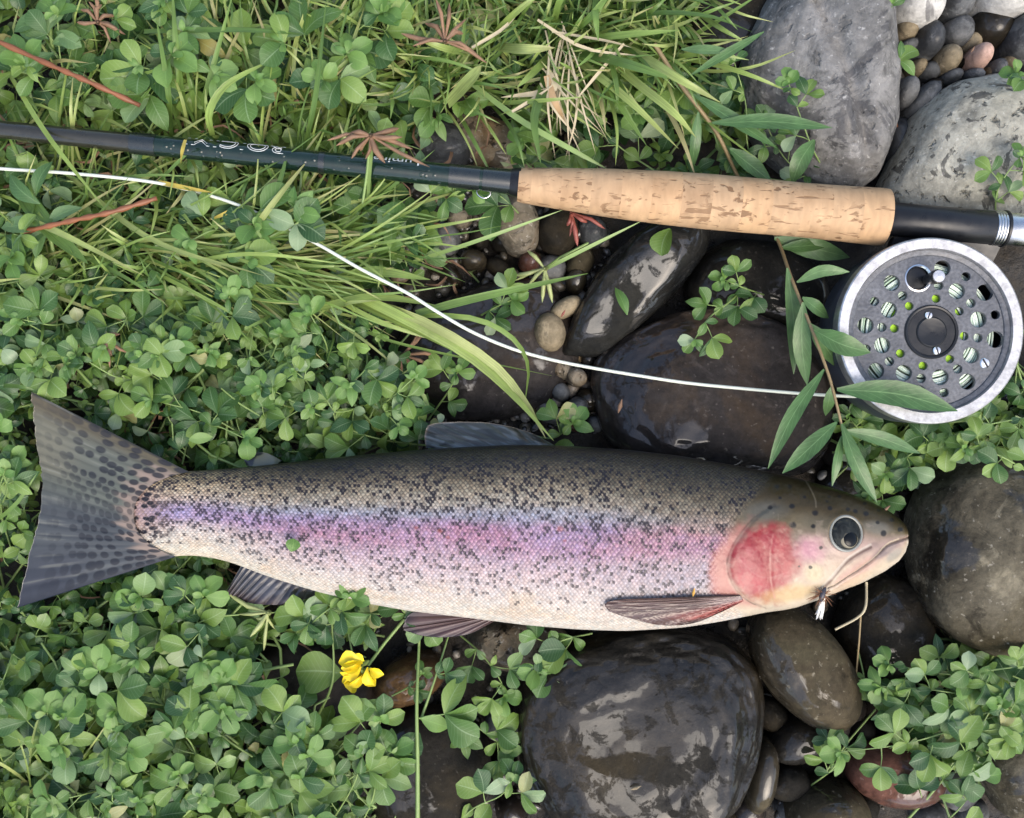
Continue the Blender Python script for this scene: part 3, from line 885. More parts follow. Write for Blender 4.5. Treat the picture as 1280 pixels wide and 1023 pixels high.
# -- sprigs one can pick out
SPOTS = [(30, 380, 'at the left edge above the tail fin'), (130, 425, 'by the shrivelled brown flower'), (110, 490, 'above the upper tip of the tail fin'), (190, 520, 'above the tail root'), (260, 450, 'in the bed above the tail'), (300, 540, 'just above the trout\'s narrow end'), (400, 420, 'below the bent grass bunch'), (460, 500, 'left of the flat brown slab'), (380, 520, 'above the trout\'s rear back'), (480, 545, 'left of the dorsal fin'),
         (30, 800, 'under the lower tip of the tail fin'), (130, 790, 'below the tail fin'), (220, 760, 'left of the anal fin'), (270, 830, 'left of the dark flat stone'), (40, 900, 'at the left edge near the bottom'), (60, 1000, 'in the bottom left corner'), (170, 880, 'in the middle of the lower bed'), (180, 990, 'at the bottom edge of the bed'), (300, 930, 'below the dark flat stone'), (320, 1010, 'at the bottom edge below the flat stone'), (400, 1000, 'left of the black glossy stone'),
         (40, 40, 'in the upper left corner'), (40, 120, 'at the left edge above the rod'), (150, 90, 'near the orange red stem'), (250, 60, 'behind the upright grass tuft'), (360, 60, 'left of the brown seed head'), (440, 120, 'above the reddish brown pod star'), (60, 200, 'at the left edge between rod and line'), (160, 280, 'below the line near the reddish stem'), (280, 290, 'below the line in the flat grass'), (400, 280, 'below the line left of the gravel'), (330, 130, 'just above the rod\'s lettering'), (230, 220, 'between rod and yellow blade'), (40, 300, 'at the left edge by the pale weed'), (340, 225, 'between rod and fishing line')]
def bed_sprigs(poly, n, lo, hi, label, group, seed):
    global rng
    keep = rng
    rng = random.Random(seed)
    xs = [p[0] for p in poly]; ys = [p[1] for p in poly]
    k = tries = 0
    while k < n:
        x, y = rng.uniform(min(xs), max(xs)), rng.uniform(min(ys), max(ys))
        if not inpoly(np.array([x]), np.array([y]), poly)[0] or in_fish(x, y): continue
        a = rng.uniform(0, 6.28); l = rng.uniform(50, 95)
        q = (x + l * math.cos(a), y + l * math.sin(a))
        if in_fish(*q) or fish_d(*q) < 26 or fish_d(x, y) < 26 or rod_d(*q) < 46 or rod_d(x, y) < 30 or not inpoly(np.array([q[0]]), np.array([q[1]]), poly)[0]: continue
        m = ((x + q[0]) / 2 + rng.uniform(-12, 12), (y + q[1]) / 2 + rng.uniform(-12, 12))
        zt = min(0.040, zcap(*q) + 0.006)
        lp = rng.uniform(lo, hi)
        size = 'small leaved' if lp < lo + (hi - lo) / 3 else 'large leaved' if lp > hi - (hi - lo) / 3 else 'mid sized'
        dn = ['right', 'upper right', 'up', 'upper left', 'left', 'lower left', 'down', 'lower right'][int(((-a + math.pi / 8) % (2 * math.pi)) / (math.pi / 4)) % 8]
        wx, wy, where = min(SPOTS, key=lambda s_: (s_[0] - q[0]) ** 2 + (s_[1] - q[1]) ** 2)
        lab = f'{size} trefoil sprig pointing {dn} {where}'
        tries += 1
        if lab in USED and tries < 4000: continue
        USED.add(lab)
        k += 1
        sprig([(x, y), m, q], [0.012, zt * 0.8, zt], lp, rng.choice((1, 2, 2)), lab, group=group)
    rng = keep


bed_sprigs([(0, 345), (400, 370), (520, 450), (540, 540), (220, 580), (60, 480), (0, 480)], 24, 20, 32, 'small trefoil sprig in the dense bed above the trout\'s tail', 'trefoil sprigs above the tail', 31)
bed_sprigs([(-10, 770), (150, 740), (310, 720), (320, 850), (420, 960), (440, 1030), (-10, 1030)], 30, 26, 42, 'trefoil sprig in the dense bed below the trout\'s tail', 'trefoil sprigs below the tail', 32)
bed_sprigs([(-10, 0), (500, 0), (480, 150), (430, 330), (-10, 330)], 20, 28, 44, 'larger leaved trefoil sprig among the grass at upper left', 'trefoil sprigs among the upper left grass', 33)
bed_sprigs([(-10, 500), (40, 560), (40, 640), (20, 740), (-10, 760)], 3, 22, 30, 'trefoil sprig at the left edge beside the tail fin', 'trefoil sprigs at the left edge', 34)

sprig([(1050, 240), (1020, 195), (1002, 150), (986, 105)], [0.0, 0.020, 0.030, 0.036], 24, 3, 'trefoil sprig lying on the tall grey boulder above the grip')
sprig([(955, 240), (935, 185), (932, 130), (918, 78)], [0.0, 0.012, 0.022, 0.030], 24, 3, 'trefoil sprig left of the tall grey boulder')
sprig([(1040, 232), (1000, 215), (975, 190), (955, 150)], [0.0, 0.008, 0.012, 0.018], 26, 3, 'low trefoil sprig at the foot of the tall grey boulder')
sprig([(900, 190), (885, 150), (860, 125)], [0.0, 0.008, 0.012], 24, 2, 'trefoil sprig beside the twig above the grip')
sprig([(1122, 160), (1110, 110), (1116, 50), (1112, 8)], [-0.004, 0.022, 0.030, 0.034], 24, 3, 'upright trefoil sprig right of the tall grey boulder', petiole=0.35, stem=M_STEM_RED)
sprig([(1244, 272), (1246, 242), (1258, 218), (1276, 196)], [0.022, 0.030, 0.034, 0.038], 25, 3, 'trefoil sprig on the pale boulder above the reel seat')
sprig([(1290, 98), (1270, 92)], [0.030, 0.034], 20, 1, 'single trefoil tuft at the right edge on the pale boulder')
sprig([(930, 358), (915, 375), (886, 398), (868, 425)], [0.0, 0.016, 0.024, 0.026], 27, 3, 'trefoil sprig on the purplish stone under the grip')
sprig([(965, 372), (935, 362), (905, 350)], [0.0, 0.016, 0.022], 24, 2, 'trefoil sprig between the grip and the purplish stone')
sprig([(1300, 556), (1225, 543), (1160, 556), (1105, 592)], [0.016, 0.024, 0.024, 0.022], 29, 5, 'trailing trefoil stem below the reel')
sprig([(1300, 520), (1240, 530), (1190, 545)], [0.016, 0.026, 0.026], 28, 3, 'trefoil sprig at the right edge below the reel')
sprig([(1300, 600), (1250, 570), (1205, 560)], [0.028, 0.036, 0.036], 28, 3, 'trefoil sprig hanging onto the mottled boulder')
sprig([(1110, 570), (1080, 545), (1060, 520)], [0.0, 0.012, 0.014], 24, 3, 'trefoil sprig under the willow leaves beside the reel')
sprig([(1150, 600), (1110, 605), (1085, 618)], [0.004, 0.016, 0.018], 28, 2, 'trefoil sprig above the trout\'s snout')
sprig([(1310, 845), (1230, 868), (1160, 862), (1100, 858)], [0.020, 0.028, 0.028, 0.024], 31, 5, 'trailing trefoil stem along the lower right stones')
sprig([(1310, 870), (1215, 905), (1130, 930), (1050, 940)], [0.018, 0.028, 0.030, 0.024], 32, 5, 'trefoil stem crossing above the red brown stone')
sprig([(1120, 1040), (1170, 985), (1212, 930), (1240, 885)], [0.0, 0.020, 0.028, 0.030], 34, 4, 'upright green trefoil stem at the lower right', rstem=2.2)
sprig([(1200, 845), (1150, 838), (1110, 830)], [0.006, 0.018, 0.022], 26, 2, 'trefoil sprig under the mottled boulder')
sprig([(1310, 830), (1240, 838), (1200, 850)], [0.020, 0.030, 0.030], 28, 3, 'trefoil sprig below the mottled boulder at the right edge')
sprig([(1160, 1045), (1200, 1010), (1225, 970)], [0.004, 0.020, 0.024], 30, 2, 'trefoil sprig at the bottom edge left of the grey brown stone')
sprig([(1300, 930), (1262, 905), (1250, 880)], [0.024, 0.032, 0.034], 30, 2, 'trefoil sprig on the grey brown stone')
sprig([(1010, 985), (1045, 955), (1035, 925)], [-0.004, 0.014, 0.016], 26, 2, 'trefoil sprig left of the red brown stone')
sprig([(1072, 812), (1080, 848), (1075, 860)], [0.006, 0.010, 0.012], 18, 1, 'tiny trefoil sprig right of the oblong brown stone')
sprig([(570, 790), (602, 818), (625, 850), (630, 870)], [0.004, 0.014, 0.018, 0.018], 28, 3, 'trefoil sprig on the speckled stone below the pelvic fin')
sprig([(740, 792), (705, 800), (680, 815), (672, 835)], [0.010, 0.018, 0.020, 0.020], 34, 3, 'trefoil sprig hanging over the black boulder below the belly')
sprig([(555, 890), (590, 905), (618, 925), (632, 930)], [0.006, 0.012, 0.014, 0.012], 30, 3, 'trefoil sprig left of the black boulder')
sprig([(522, 1050), (522, 960), (521, 880), (524, 800)], [0.030, 0.034, 0.034, 0.022], 10, 0, 'tall upright pale green stem below the pelvic fin', end=False, rstem=3.3)
_s = sprig([(524, 898), (532, 896), (548, 894), (556, 893)], [0.034, 0.035, 0.036, 0.037], 50, 0, 'large three leaved trefoil leaf on the tall stem', end=False)
whorl(_s, W(556, 893, 0.037), 0.12, 46 * S, 3, M_CLOVER, tilt=0.0, spread=48)
whorl(_s, W(526, 898, 0.036), -0.35, 38 * S, 1, M_YOUNG)
sprig([(526, 900), (545, 845), (562, 790)], [0.033, 0.030, 0.022], 24, 1, 'thin side stem leaning right beside the tall stem', end=False, rstem=2)
sprig([(445, 1045), (468, 990), (468, 935), (476, 900)], [0.010, 0.024, 0.034, 0.036], 40, 3, 'big leaved trefoil sprig at the bottom left of the black glossy stone')
sprig([(400, 1050), (440, 985), (455, 940)], [0.010, 0.028, 0.034], 36, 2, 'trefoil sprig between the bed and the black glossy stone')
sprig([(340, 1040), (420, 985), (490, 940)], [0.012, 0.026, 0.034], 34, 3, 'long trefoil sprig reaching over the dark flat stone')
sprig([(550, 1050), (590, 1012), (625, 995), (640, 975)], [0.004, 0.014, 0.020, 0.022], 32, 3, 'trefoil sprig at the bottom edge left of the black boulder')
sprig([(490, 870), (512, 858), (528, 842)], [0.014, 0.018, 0.020], 18, 1, 'small pale trefoil sprig on the rusty brown stone')
sprig([(590, 766), (500, 768), (420, 766), (338, 766)], [0.020, 0.030, 0.032, 0.030], 28, 5, 'trefoil stem lying along the trout\'s belly', petiole=0.4, end=False)
sprig([(372, 800), (400, 770), (438, 745)], [0.022, 0.038, 0.046], 30, 2, 'trefoil sprig touching the lower belly of the trout')
sprig([(395, 900), (416, 850), (415, 780)], [0.008, 0.022, 0.026], 20, 0, 'bare curved stem left of the yellow flower', end=False, rstem=2.2)
sprig([(200, 735), (230, 705), (250, 690), (300, 690)], [0.012, 0.022, 0.026, 0.026], 20, 2, 'thin branching trefoil stem between tail and anal fin', end=False)
sprig([(430, 345), (466, 300), (462, 250)], [0.0, 0.014, 0.022], 36, 3, 'big leaved trefoil sprig left of the gravel patch')
sprig([(520, 365), (505, 320), (498, 280)], [0.0, 0.010, 0.014], 34, 3, 'trefoil sprig at the left edge of the gravel')
sprig([(505, 262), (545, 246), (590, 238)], [0.010, 0.022, 0.026], 26, 4, 'trefoil sprig along the rod under the keeper ring', petiole=0.25)
sprig([(660, 280), (640, 258), (625, 245)], [0.0, 0.012, 0.016], 40, 1, 'trefoil leaf under the end of the grip', end=False)
sprig([(535, 525), (560, 490), (572, 465)], [0.0, 0.010, 0.014], 26, 2, 'trefoil sprig on the flat brown slab')
sprig([(650, 540), (690, 548), (716, 530)], [0.0, 0.010, 0.016], 30, 2, 'trefoil sprig at the dorsal fin beside the grass blades')
sprig([(600, 395), (618, 385), (640, 375)], [0.0, 0.008, 0.012], 30, 2, 'trefoil sprig beside the fishing line on the brown slab')
sprig([(600, 60), (570, 110), (545, 150)], [0.0, 0.014, 0.016], 34, 3, 'trefoil sprig above the rod at the grass tuft')
sprig([(820, 215), (770, 180), (740, 140)], [0.0, 0.012, 0.018], 34, 3, 'trefoil sprig above the middle of the cork grip')
sprig([(800, 40), (840, 100), (800, 140)], [0.0, 0.014, 0.018], 30, 3, 'trefoil sprig among the broad blades above the grip')
sprig([(730, 215), (680, 200), (655, 180)], [0.0, 0.010, 0.014], 28, 2, 'trefoil sprig above the left end of the grip')
sprig([(560, 560), (470, 548), (400, 520), (345, 490)], [0.006, 0.022, 0.030, 0.034], 30, 4, 'trefoil stem above the trout\'s back')
sprig([(330, 560), (260, 520), (190, 500)], [0.012, 0.026, 0.032], 32, 3, 'trefoil sprig above the tail root')

# loose leaves
root = empty('fallen_leaf', W(364, 682, 0.058), 'small round yellow green leaf stuck on the trout\'s flank', 'leaf')
add_leaf(root, W(364, 690, 0.0585), 1.4, 15 * S, 0.0, 0.1, 1.2, M_YOUNG, 2)
root = empty('fallen_leaf', W(440, 840, 0.014), 'large round leaf on the dark flat stone left of the yellow flower', 'leaf')
add_leaf(root, W(428, 842, 0.014), math.pi * 0.98, 56 * S, 0.1, 0.05, 1.0, M_CLOVER, 2)
root = empty('fallen_leaf', W(780, 380, 0.024), 'small folded green leaf on the long black slab', 'leaf')
add_leaf(root, W(784, 394, 0.026), 1.9, 36 * S, 0.0, 0.3, 0.6, M_YOUNG, 4)
root = empty('fallen_leaf', W(845, 300, 0.020), 'half folded leaf under the lower edge of the grip', 'leaf')
add_leaf(root, W(838, 286, 0.018), -1.9, 34 * S, -0.1, 0.6, 1.0, M_CLOVER, 2)
root = empty('fallen_leaf', W(250, 640, 0.04), 'pale yellow leaf lying on the bed above the tail', 'leaf')
root.location = W(262, 548, 0.036)
add_leaf(root, W(236, 550, 0.036), 0.1, 27 * S, 0.0, 0.1, 0.8, M_YOUNG, 4)
# ---------------------------------------------------------------- grass
def blade_geo(P3, w, n=12, fold=0.25, roll=0.0, prof=None, rnd=None):
    C = [Vector(c) for c in catmull(P3, n)]
    prof = prof or [(0, 0.75), (0.3, 1.0), (0.6, 0.9), (0.85, 0.5), (1, 0.04)]
    V, U, F = [], [], []
    rnd = rng.random() if rnd is None else rnd
    for i, c in enumerate(C):
        t = C[min(i + 1, n - 1)] - C[max(i - 1, 0)]
        t.normalize()
        a = t.cross(Vector((0, 0, 1)))
        if a.length < 1e-4: a = Vector((1, 0, 0))
        a.normalize()
        a = Matrix.Rotation(roll * (0.6 + 0.8 * i / n), 3, t) @ a
        b = a.cross(t).normalized()
        if b.z < 0: b = -b
        u = i / (n - 1)
        ww = w * 0.5 * np.interp(u, [p[0] for p in prof], [p[1] for p in prof])
        for s in (-1, 0, 1):
            V.append(tuple(c + a * (s * ww) + b * (fold * ww * abs(s)))); U.append((s, u, rnd))
    for i in range(n - 1):
        for j in range(2):
            k = i * 3 + j
            F.append((k, k + 1, k + 4, k + 3))
    return V, F, U


def blade(root, pts, w, mat=None, name='blade', n=12, fold=0.25, roll=None, prof=None):
    """pts (px, py, z)"""
    P3 = [W(*p) for p in pts]
    mb = MB()
    V, F, U = blade_geo(P3, w * S, n, fold, rng.uniform(-0.5, 0.5) if roll is None else roll, prof)
    mb.add(V, F, U)
    o = mb.build(name, mat or M_GRASS, root, origin=root.location)
    return o


def tuft(base, blades, label, group=None, w=6, mat=None):
    """blades: list of px polylines; heights rise then droop"""
    root = empty('grass_tuft', W(base[0], base[1], 0.0), label, 'grass', group)
    for b in blades:
        ww = w * rng.uniform(0.7, 1.25)
        if not hasattr(b[-1], '__len__'): ww, b = b[-1], b[:-1]
        m = len(b)
        pts = []
        for i, p in enumerate(b):
            if len(p) == 3: pts.append(p)
            else:
                u = i / (m - 1)
                pts.append((p[0], p[1], 0.006 + 0.040 * math.sin(min(1, u * 1.25) * math.pi * 0.55) + rng.uniform(-0.003, 0.003)))
        blade(root, pts, ww, mat)
    return root


def fan(base, spread, n, a0, a1, l0, l1, bend=0.3, w=5):
    """a0..a1: picture angles in degrees, 90 = up"""
    out = []
    for i in range(n):
        bx, by = base[0] + rng.uniform(-spread, spread), base[1] + rng.uniform(-spread, spread) * 0.5
        a = math.radians(rng.uniform(a0, a1)); l = rng.uniform(l0, l1)
        bd = rng.uniform(-bend, bend)
        p = [(bx, by, 0.004)]
        zt = rng.uniform(0.026, 0.048)
        for k in (1, 2, 3):
            u = k / 3
            aa = a + bd * u
            p.append((bx + l * u * math.cos(aa), by - l * u * math.sin(aa), 0.004 + (zt - 0.004) * math.sin(min(1.0, u * 1.1) * math.pi / 2) - 0.008 * u ** 3))
        p.append(w * rng.uniform(0.5, 1.1))
        out.append(p)
    return out


tuft((238, 172), fan((238, 172), 22, 16, 74, 112, 90, 185, 0.25, 6) + [[(266, 170, 0.03), (262, 140, 0.046), (285, 105, 0.050), (340, 75, 0.044), 9], [(215, 172, 0.01), (210, 110, 0.04), (195, 20, 0.045), 8], [(236, 165), (222, 80), (215, -20), 8], [(243, 168), (262, 100), (292, -10), 7]],
     'upright light green grass tuft just above the rod at left')
tuft((395, 150), fan((395, 150), 26, 14, 55, 110, 80, 170, 0.4, 6) + [[(380, 190, 0.02), (395, 120, 0.045), (408, 0, 0.045), 8], [(180, 40, 0.035), (300, 38, 0.046), (388, 44, 0.040), 8]],
     'grass tuft left of the brown seed pods above the rod')
tuft((430, 60), fan((430, 60), 60, 34, 20, 160, 60, 140, 0.6, 5), 'thick tangle of thin grass blades along the top edge')
tuft((110, 110), fan((110, 110), 40, 10, 30, 150, 60, 150, 0.4, 5), 'sparse thin grass in the top left corner')
tuft((690, 62), [
    [(610, 58), (650, 62), (694, 60), 13], [(694, 60), (750, 72), (800, 86), (842, 100), 14], [(694, 62), (668, 90), (646, 110), 9], [(688, 60), (680, 110), (668, 150), (676, 205), 12],
    [(700, 62), (740, 90), (790, 130), (848, 186, 0.035), 12], [(752, 48), (800, 70), (850, 100), (900, 128, 0.04), 12], [(740, 55), (790, 100), (840, 140), (870, 172, 0.035), 12], [(735, 60), (768, 120), (808, 182, 0.03), 10],
    [(560, 130, 0.026), (590, 98, 0.04), (602, 82, 0.044), 17], [(690, 60), (740, 20), (775, -30), 9], [(700, 55), (770, 45), (850, 38), 9], [(755, 50), (800, 20), (880, 20), (940, 40, 0.035), 9], [(690, 50), (700, 0), (730, -40), 8],
    [(600, 70), (560, 62), (520, 48), 9], [(605, 60), (640, 20), (690, -20), 8], [(745, -10, 0.03), (745, 20, 0.045), (748, 52, 0.04), 8]] + fan((690, 60), 30, 14, -60, 60, 60, 150, 0.5, 5) + fan((760, 20), 50, 22, -40, 120, 50, 120, 0.6, 5),
     'broad bladed bright grass tuft above the middle of the grip', w=10)
tuft((610, 20), fan((610, 20), 60, 26, 20, 160, 40, 120, 0.7, 4), 'fine grass tuft at the top edge left of the broad blades')
tuft((840, -10), fan((840, -10), 40, 16, -80, 40, 60, 130, 0.4, 7), 'grass blades leaning over the added dark stone at the top edge')
tuft((120, 300), [
    [(10, 90, 0.03), (60, 170, 0.045), (130, 260, 0.046), 6], [(80, 215), (190, 300), (330, 345), 7], [(-20, 260), (60, 285), (180, 345), 8], [(20, 230, 0.03), (60, 285, 0.04), (110, 330, 0.036), 22]] + fan((150, 300), 40, 12, -50, 20, 120, 260, 0.35, 5),
     'long grass blades slanting down across the left edge below the rod')
tuft((225, 345), [
    [(200, 300), (300, 325), (420, 372), 5], [(180, 345), (300, 318), (430, 330), 5]] + fan((215, 335), 30, 30, -35, 25, 110, 260, 0.3, 4.5) + fan((260, 320), 30, 14, -20, 70, 90, 200, 0.4, 5),
     'yellowish grass tuft lying flat towards the right below the rod')
tuft((330, 310), fan((330, 320), 40, 20, -40, 80, 80, 190, 0.4, 5) + [[(300, 330), (345, 240), (360, 190, 0.04), 8], [(280, 345), (330, 270), (385, 200, 0.04), 8]],
     'grass tuft crossing under the fishing line')
tuft((440, 390), [
    [(400, 350, 0.02), (480, 385, 0.036), (580, 440, 0.034), (640, 492, 0.034), (692, 551, 0.052), 13], [(420, 366, 0.02), (520, 398, 0.038), (610, 450, 0.036), (655, 500, 0.036), (682, 548, 0.050), 11], [(405, 362, 0.02), (500, 404, 0.034), (590, 448, 0.032), (632, 478, 0.03), 9],
    [(480, 395, 0.03), (580, 396, 0.034), (635, 418, 0.034), (660, 455, 0.03), (656, 505, 0.022), 7], [(520, 392, 0.032), (600, 372, 0.036), (735, 342, 0.030), 10], [(400, 385, 0.03), (470, 372, 0.036), (545, 382, 0.034), 12], [(430, 400, 0.02), (500, 430, 0.03), (690, 470, 0.02), 4],
    [(380, 350, 0.02), (470, 400, 0.035), (560, 430, 0.03), 6], [(420, 350, 0.02), (470, 340, 0.03), (538, 350, 0.03), 14]],
     'bent bunch of broad grass blades pointing down to the trout\'s back')
tuft((520, 320), [[(515, 328, 0.01), (600, 300, 0.028), (705, 262, 0.03), 5], [(675, 340, 0.014), (730, 312, 0.024), (805, 275, 0.028), 5]], 'two single thin stalks reaching up to the cork grip', mat=M_STEM)
tuft((560, 110), [[(590, 105, 0.02), (650, 150, 0.034), (720, 190, 0.036), (760, 212, 0.034), 7]], 'single slanting pale green stalk above the left end of the grip', mat=M_STEM)
tuft((470, 345), [[(460, 250, 0.03), (463, 210, 0.045), (468, 170, 0.050), 5]], 'thin green stalk crossing the rod below the brown seed pods', mat=M_STEM)
tuft((10, 620), [[(-10, 655, 0.025), (20, 630, 0.036), (46, 592, 0.040), 5], [(-20, 482), (20, 483), (44, 488), 5]], 'short grass stalks at the left edge touching the tail fin')
tuft((60, 1000), fan((60, 1000), 50, 8, 20, 160, 60, 130, 0.4, 4), 'few thin grass blades at the bottom left corner')
tuft((210, 235), [[(198, 228, 0.034), (230, 235, 0.037), (266, 241, 0.036), 6], [(300, 258, 0.03), (280, 268, 0.036), (262, 275, 0.03), 5], [(232, 175, 0.050), (228, 190, 0.052), (226, 205, 0.045), 5]], 'yellow grass blade lying on the fishing line', mat=simple('yellowed_blade', (0.42, 0.33, 0.06), 0.5, var=0.2))

tuft((170, 285), fan((170, 288), 45, 42, -32, 16, 130, 300, 0.3, 4.2), 'dense sweep of fine yellow green grass lying to the right below the line')
tuft((300, 335), fan((300, 335), 45, 40, -28, 24, 120, 260, 0.3, 4.2), 'fine grass sweep lying towards the bent blades left of the gravel')
tuft((60, 330), fan((60, 330), 50, 18, -20, 60, 90, 200, 0.4, 4.5), 'loose fine grass at the left edge above the tail bed')
tuft((310, 120), fan((310, 125), 55, 30, 40, 140, 80, 190, 0.35, 5), 'light green grass tuft right of the upright tuft above the rod')
tuft((500, 90), fan((500, 95), 60, 40, 10, 170, 60, 160, 0.5, 4.5), 'fine bright grass around the brown seed head at the top')
tuft((600, 120), fan((590, 110), 45, 20, -60, 80, 60, 150, 0.5, 5), 'thin grass hanging over the lichen stone above the rod')
tuft((470, 250), fan((440, 290), 40, 22, -40, 60, 80, 170, 0.4, 4.5), 'thin grass blades left of the gravel below the rod')
tuft((380, 210), fan((350, 250), 60, 20, 20, 120, 80, 160, 0.4, 4.5), 'thin grass blades crossing the middle of the rod')
tuft((110, 200), fan((110, 240), 70, 16, 10, 120, 80, 170, 0.4, 4.5), 'thin grass blades crossing the left part of the rod')
tuft((780, 60), fan((780, 70), 60, 30, -80, 30, 70, 170, 0.45, 7), 'bright arching grass right of the bleached straws')

# short understorey grass, far too dense to count
mb = MB()
for i in range(1900):
    if i % 3 == 0: x, y = rng.uniform(-120, 600), rng.uniform(-120, 130)
    elif i % 3 == 1: x, y = rng.uniform(-120, 480), rng.uniform(130, 400)
    else: x, y = rng.uniform(500, 870), rng.uniform(-120, 110)
    a = rng.uniform(0, 6.28); l = rng.uniform(25, 75)
    z = rng.uniform(0.012, 0.044)
    if rod_d(x + l * math.cos(a), y + l * math.sin(a)) < 26: z = 0.010
    p = [W(x, y, -0.010), W(x + l * 0.45 * math.cos(a), y + l * 0.45 * math.sin(a), z * 0.8), W(x + l * math.cos(a + 0.3), y + l * math.sin(a + 0.3), z)]
    V, F, U = blade_geo(p, rng.uniform(2.2, 5.5) * S, 6, 0.2, rng.uniform(-0.6, 0.6))
    mb.add(V, F, U)
o = mb.build('undergrowth_grass', M_GRASS)
tag(o, 'short grass growing up between the leaves in the upper left', 'grass', kind='stuff')
# dead brown litter between the stems
mb = MB()
for i in range(420):
    x, y = (rng.uniform(-100, 600), rng.uniform(-100, 400)) if i % 2 else (rng.uniform(-100, 420), rng.uniform(400, 1080))
    if in_fish(x, y): continue
    a = rng.uniform(0, 6.28); l = rng.uniform(15, 60); z = rng.uniform(-0.012, 0.012)
    V, F, U = blade_geo([W(x, y, z), W(x + l * .5 * math.cos(a), y + l * .5 * math.sin(a), z + 0.004), W(x + l * math.cos(a + .5), y + l * math.sin(a + .5), z - 0.002)], rng.uniform(2, 5) * S, 5, 0.3, rng.uniform(-1, 1))
    mb.add(V, F, U)
o = mb.build('dead_litter', M_DRY)
tag(o, 'dead brown grass and leaf litter under the green plants', 'litter', kind='stuff')

# pale dry straws
root = empty('dry_straw', W(700, 70, 0.02), 'fan of bleached dry straws above the middle of the grip', 'dry grass')
for k in range(15):
    x0, y0 = rng.uniform(675, 725), rng.uniform(25, 105)
    x1, y1 = 690 + rng.uniform(0, 75) + (y0 - 60) * 0.3, rng.uniform(150, 206)
    z0 = rng.uniform(0.022, 0.034)
    blade(root, [(x0, y0, z0), ((x0 + x1) / 2 + rng.uniform(-6, 6), (y0 + y1) / 2, z0 + 0.003), (x1, y1, z0 - 0.006)], rng.uniform(1.6, 3.2), M_STRAW, 'straw', 8, 0.3)
for p in ([(672, 25), (730, 60), (800, 70)], [(690, 40), (760, 52), (790, 60)], [(780, 55), (745, 95), (720, 125)], [(640, 140), (665, 125), (690, 108)], [(590, 60), (630, 35), (655, 5)]):
    blade(root, [(a, b, 0.036) for a, b in p], 4, M_STRAW, 'straw', 8, 0.3)
root = empty('dry_grass_blade', W(770, 120, 0.03), 'broad tan dead grass blade above the grip', 'dry grass')
blade(root, [(684, 88, 0.032), (690, 112, 0.034), (626, 122, 0.028)], 9, M_STRAW, 'blade')
blade(root, [(683, 95, 0.034), (692, 125, 0.034), (706, 152, 0.026)], 9, simple('tan_dead_blade', (0.36, 0.24, 0.12), 0.6, var=0.25), 'blade')

# ---------------------------------------------------------------- seed pods (dry star shaped heads)
def podhead(c, z, tips, mat, label, w=8, stalk=None, stalk_mat=None):
    root = empty('seed_head', W(c[0], c[1], z), label, 'seed head')
    for tx, ty in tips:
        f_ = rng.uniform(0.72, 1.08); tx, ty = c[0] + (tx - c[0]) * f_, c[1] + (ty - c[1]) * f_
        p0, p1 = W(c[0], c[1], z), W(tx, ty, z + rng.uniform(-0.006, 0.004))
        m = (p0 + p1) / 2 + Vector((rng.uniform(-1, 1) * 0.0018, rng.uniform(-1, 1) * 0.0018, rng.uniform(0.001, 0.005)))
        mb = MB()
        ww = w * S * 0.5 * rng.uniform(0.45, 0.8)
        mb.tube([p - root.location for p in (p0, p0.lerp(m, 0.6), m, m.lerp(p1, 0.6), p1)], [ww * .4, ww * .8, ww, ww * .85, ww * .12], 6, rnd=rng.random())
        mb.build('pod', mat, root)
    mb = MB(); mb.tube([W(c[0], c[1], z - 0.003) - root.location, W(c[0] + 1, c[1], z) - root.location, W(c[0], c[1], z + 0.003) - root.location], [2 * S, 3.5 * S, 1 * S], 7)
    mb.build('calyx', mat, root)
    if stalk:
        mb = MB(); mb.tube([W(*p) - root.location for p in stalk], 1.6 * S, 6); mb.build('stalk', stalk_mat or M_STEM, root)
    return root


podhead((463, 170), 0.054, [(418, 183), (408, 176), (434, 205), (446, 196), (533, 207), (520, 188), (476, 200), (482, 205), (500, 160), (515, 172), (425, 168), (455, 208)], M_DRY, 'reddish brown star of dry pods in front of the rod', 9, stalk=[(463, 172, .05), (459, 215, .047), (453, 256, .03)])
podhead((556, 52), 0.046, [(490, 40), (545, 0), (562, 2), (590, 16), (620, 85), (530, 28), (585, 40), (515, 58), (600, 70)], M_DRY, 'brown dry seed head at the top above the rod', 9)
podhead((122, 28), 0.042, [(88, 28), (108, -5), (118, -8), (160, 45), (155, 40), (145, 65), (150, 18), (128, 2), (100, 12)], M_DRY, 'dry brown seed head in the top left corner', 8)
podhead((714, 266), 0.024, [(768, 292), (722, 308), (712, 300), (708, 285), (734, 278)], M_DRYRED, 'red seed pods below the left part of the cork grip', 8)
podhead((503, 444), 0.014, [(534, 410), (526, 412), (552, 448), (548, 462), (518, 470), (503, 470), (540, 470)], M_DRY, 'brown dry twig star on the flat brown slab', 7)
podhead((681, 336), 0.022, [(652, 306), (634, 355), (655, 362), (677, 388), (690, 376), (668, 348), (640, 345)], M_PODGREEN, 'pale green seed pod star above the orange tan pebble', 8, stalk=[(681, 336, .022), (700, 322, .018), (735, 304, .012)])
podhead((335, 766), 0.034, [(283, 741), (310, 800), (330, 812), (300, 768), (345, 790), (316, 775)], M_PODGREEN, 'yellowish seed pods at the tip of the anal fin', 8)
podhead((135, 425), 0.036, [(118, 418), (150, 418), (138, 468), (160, 440), (140, 445)], M_DRY, 'shrivelled brown flower in the bed above the tail', 8)

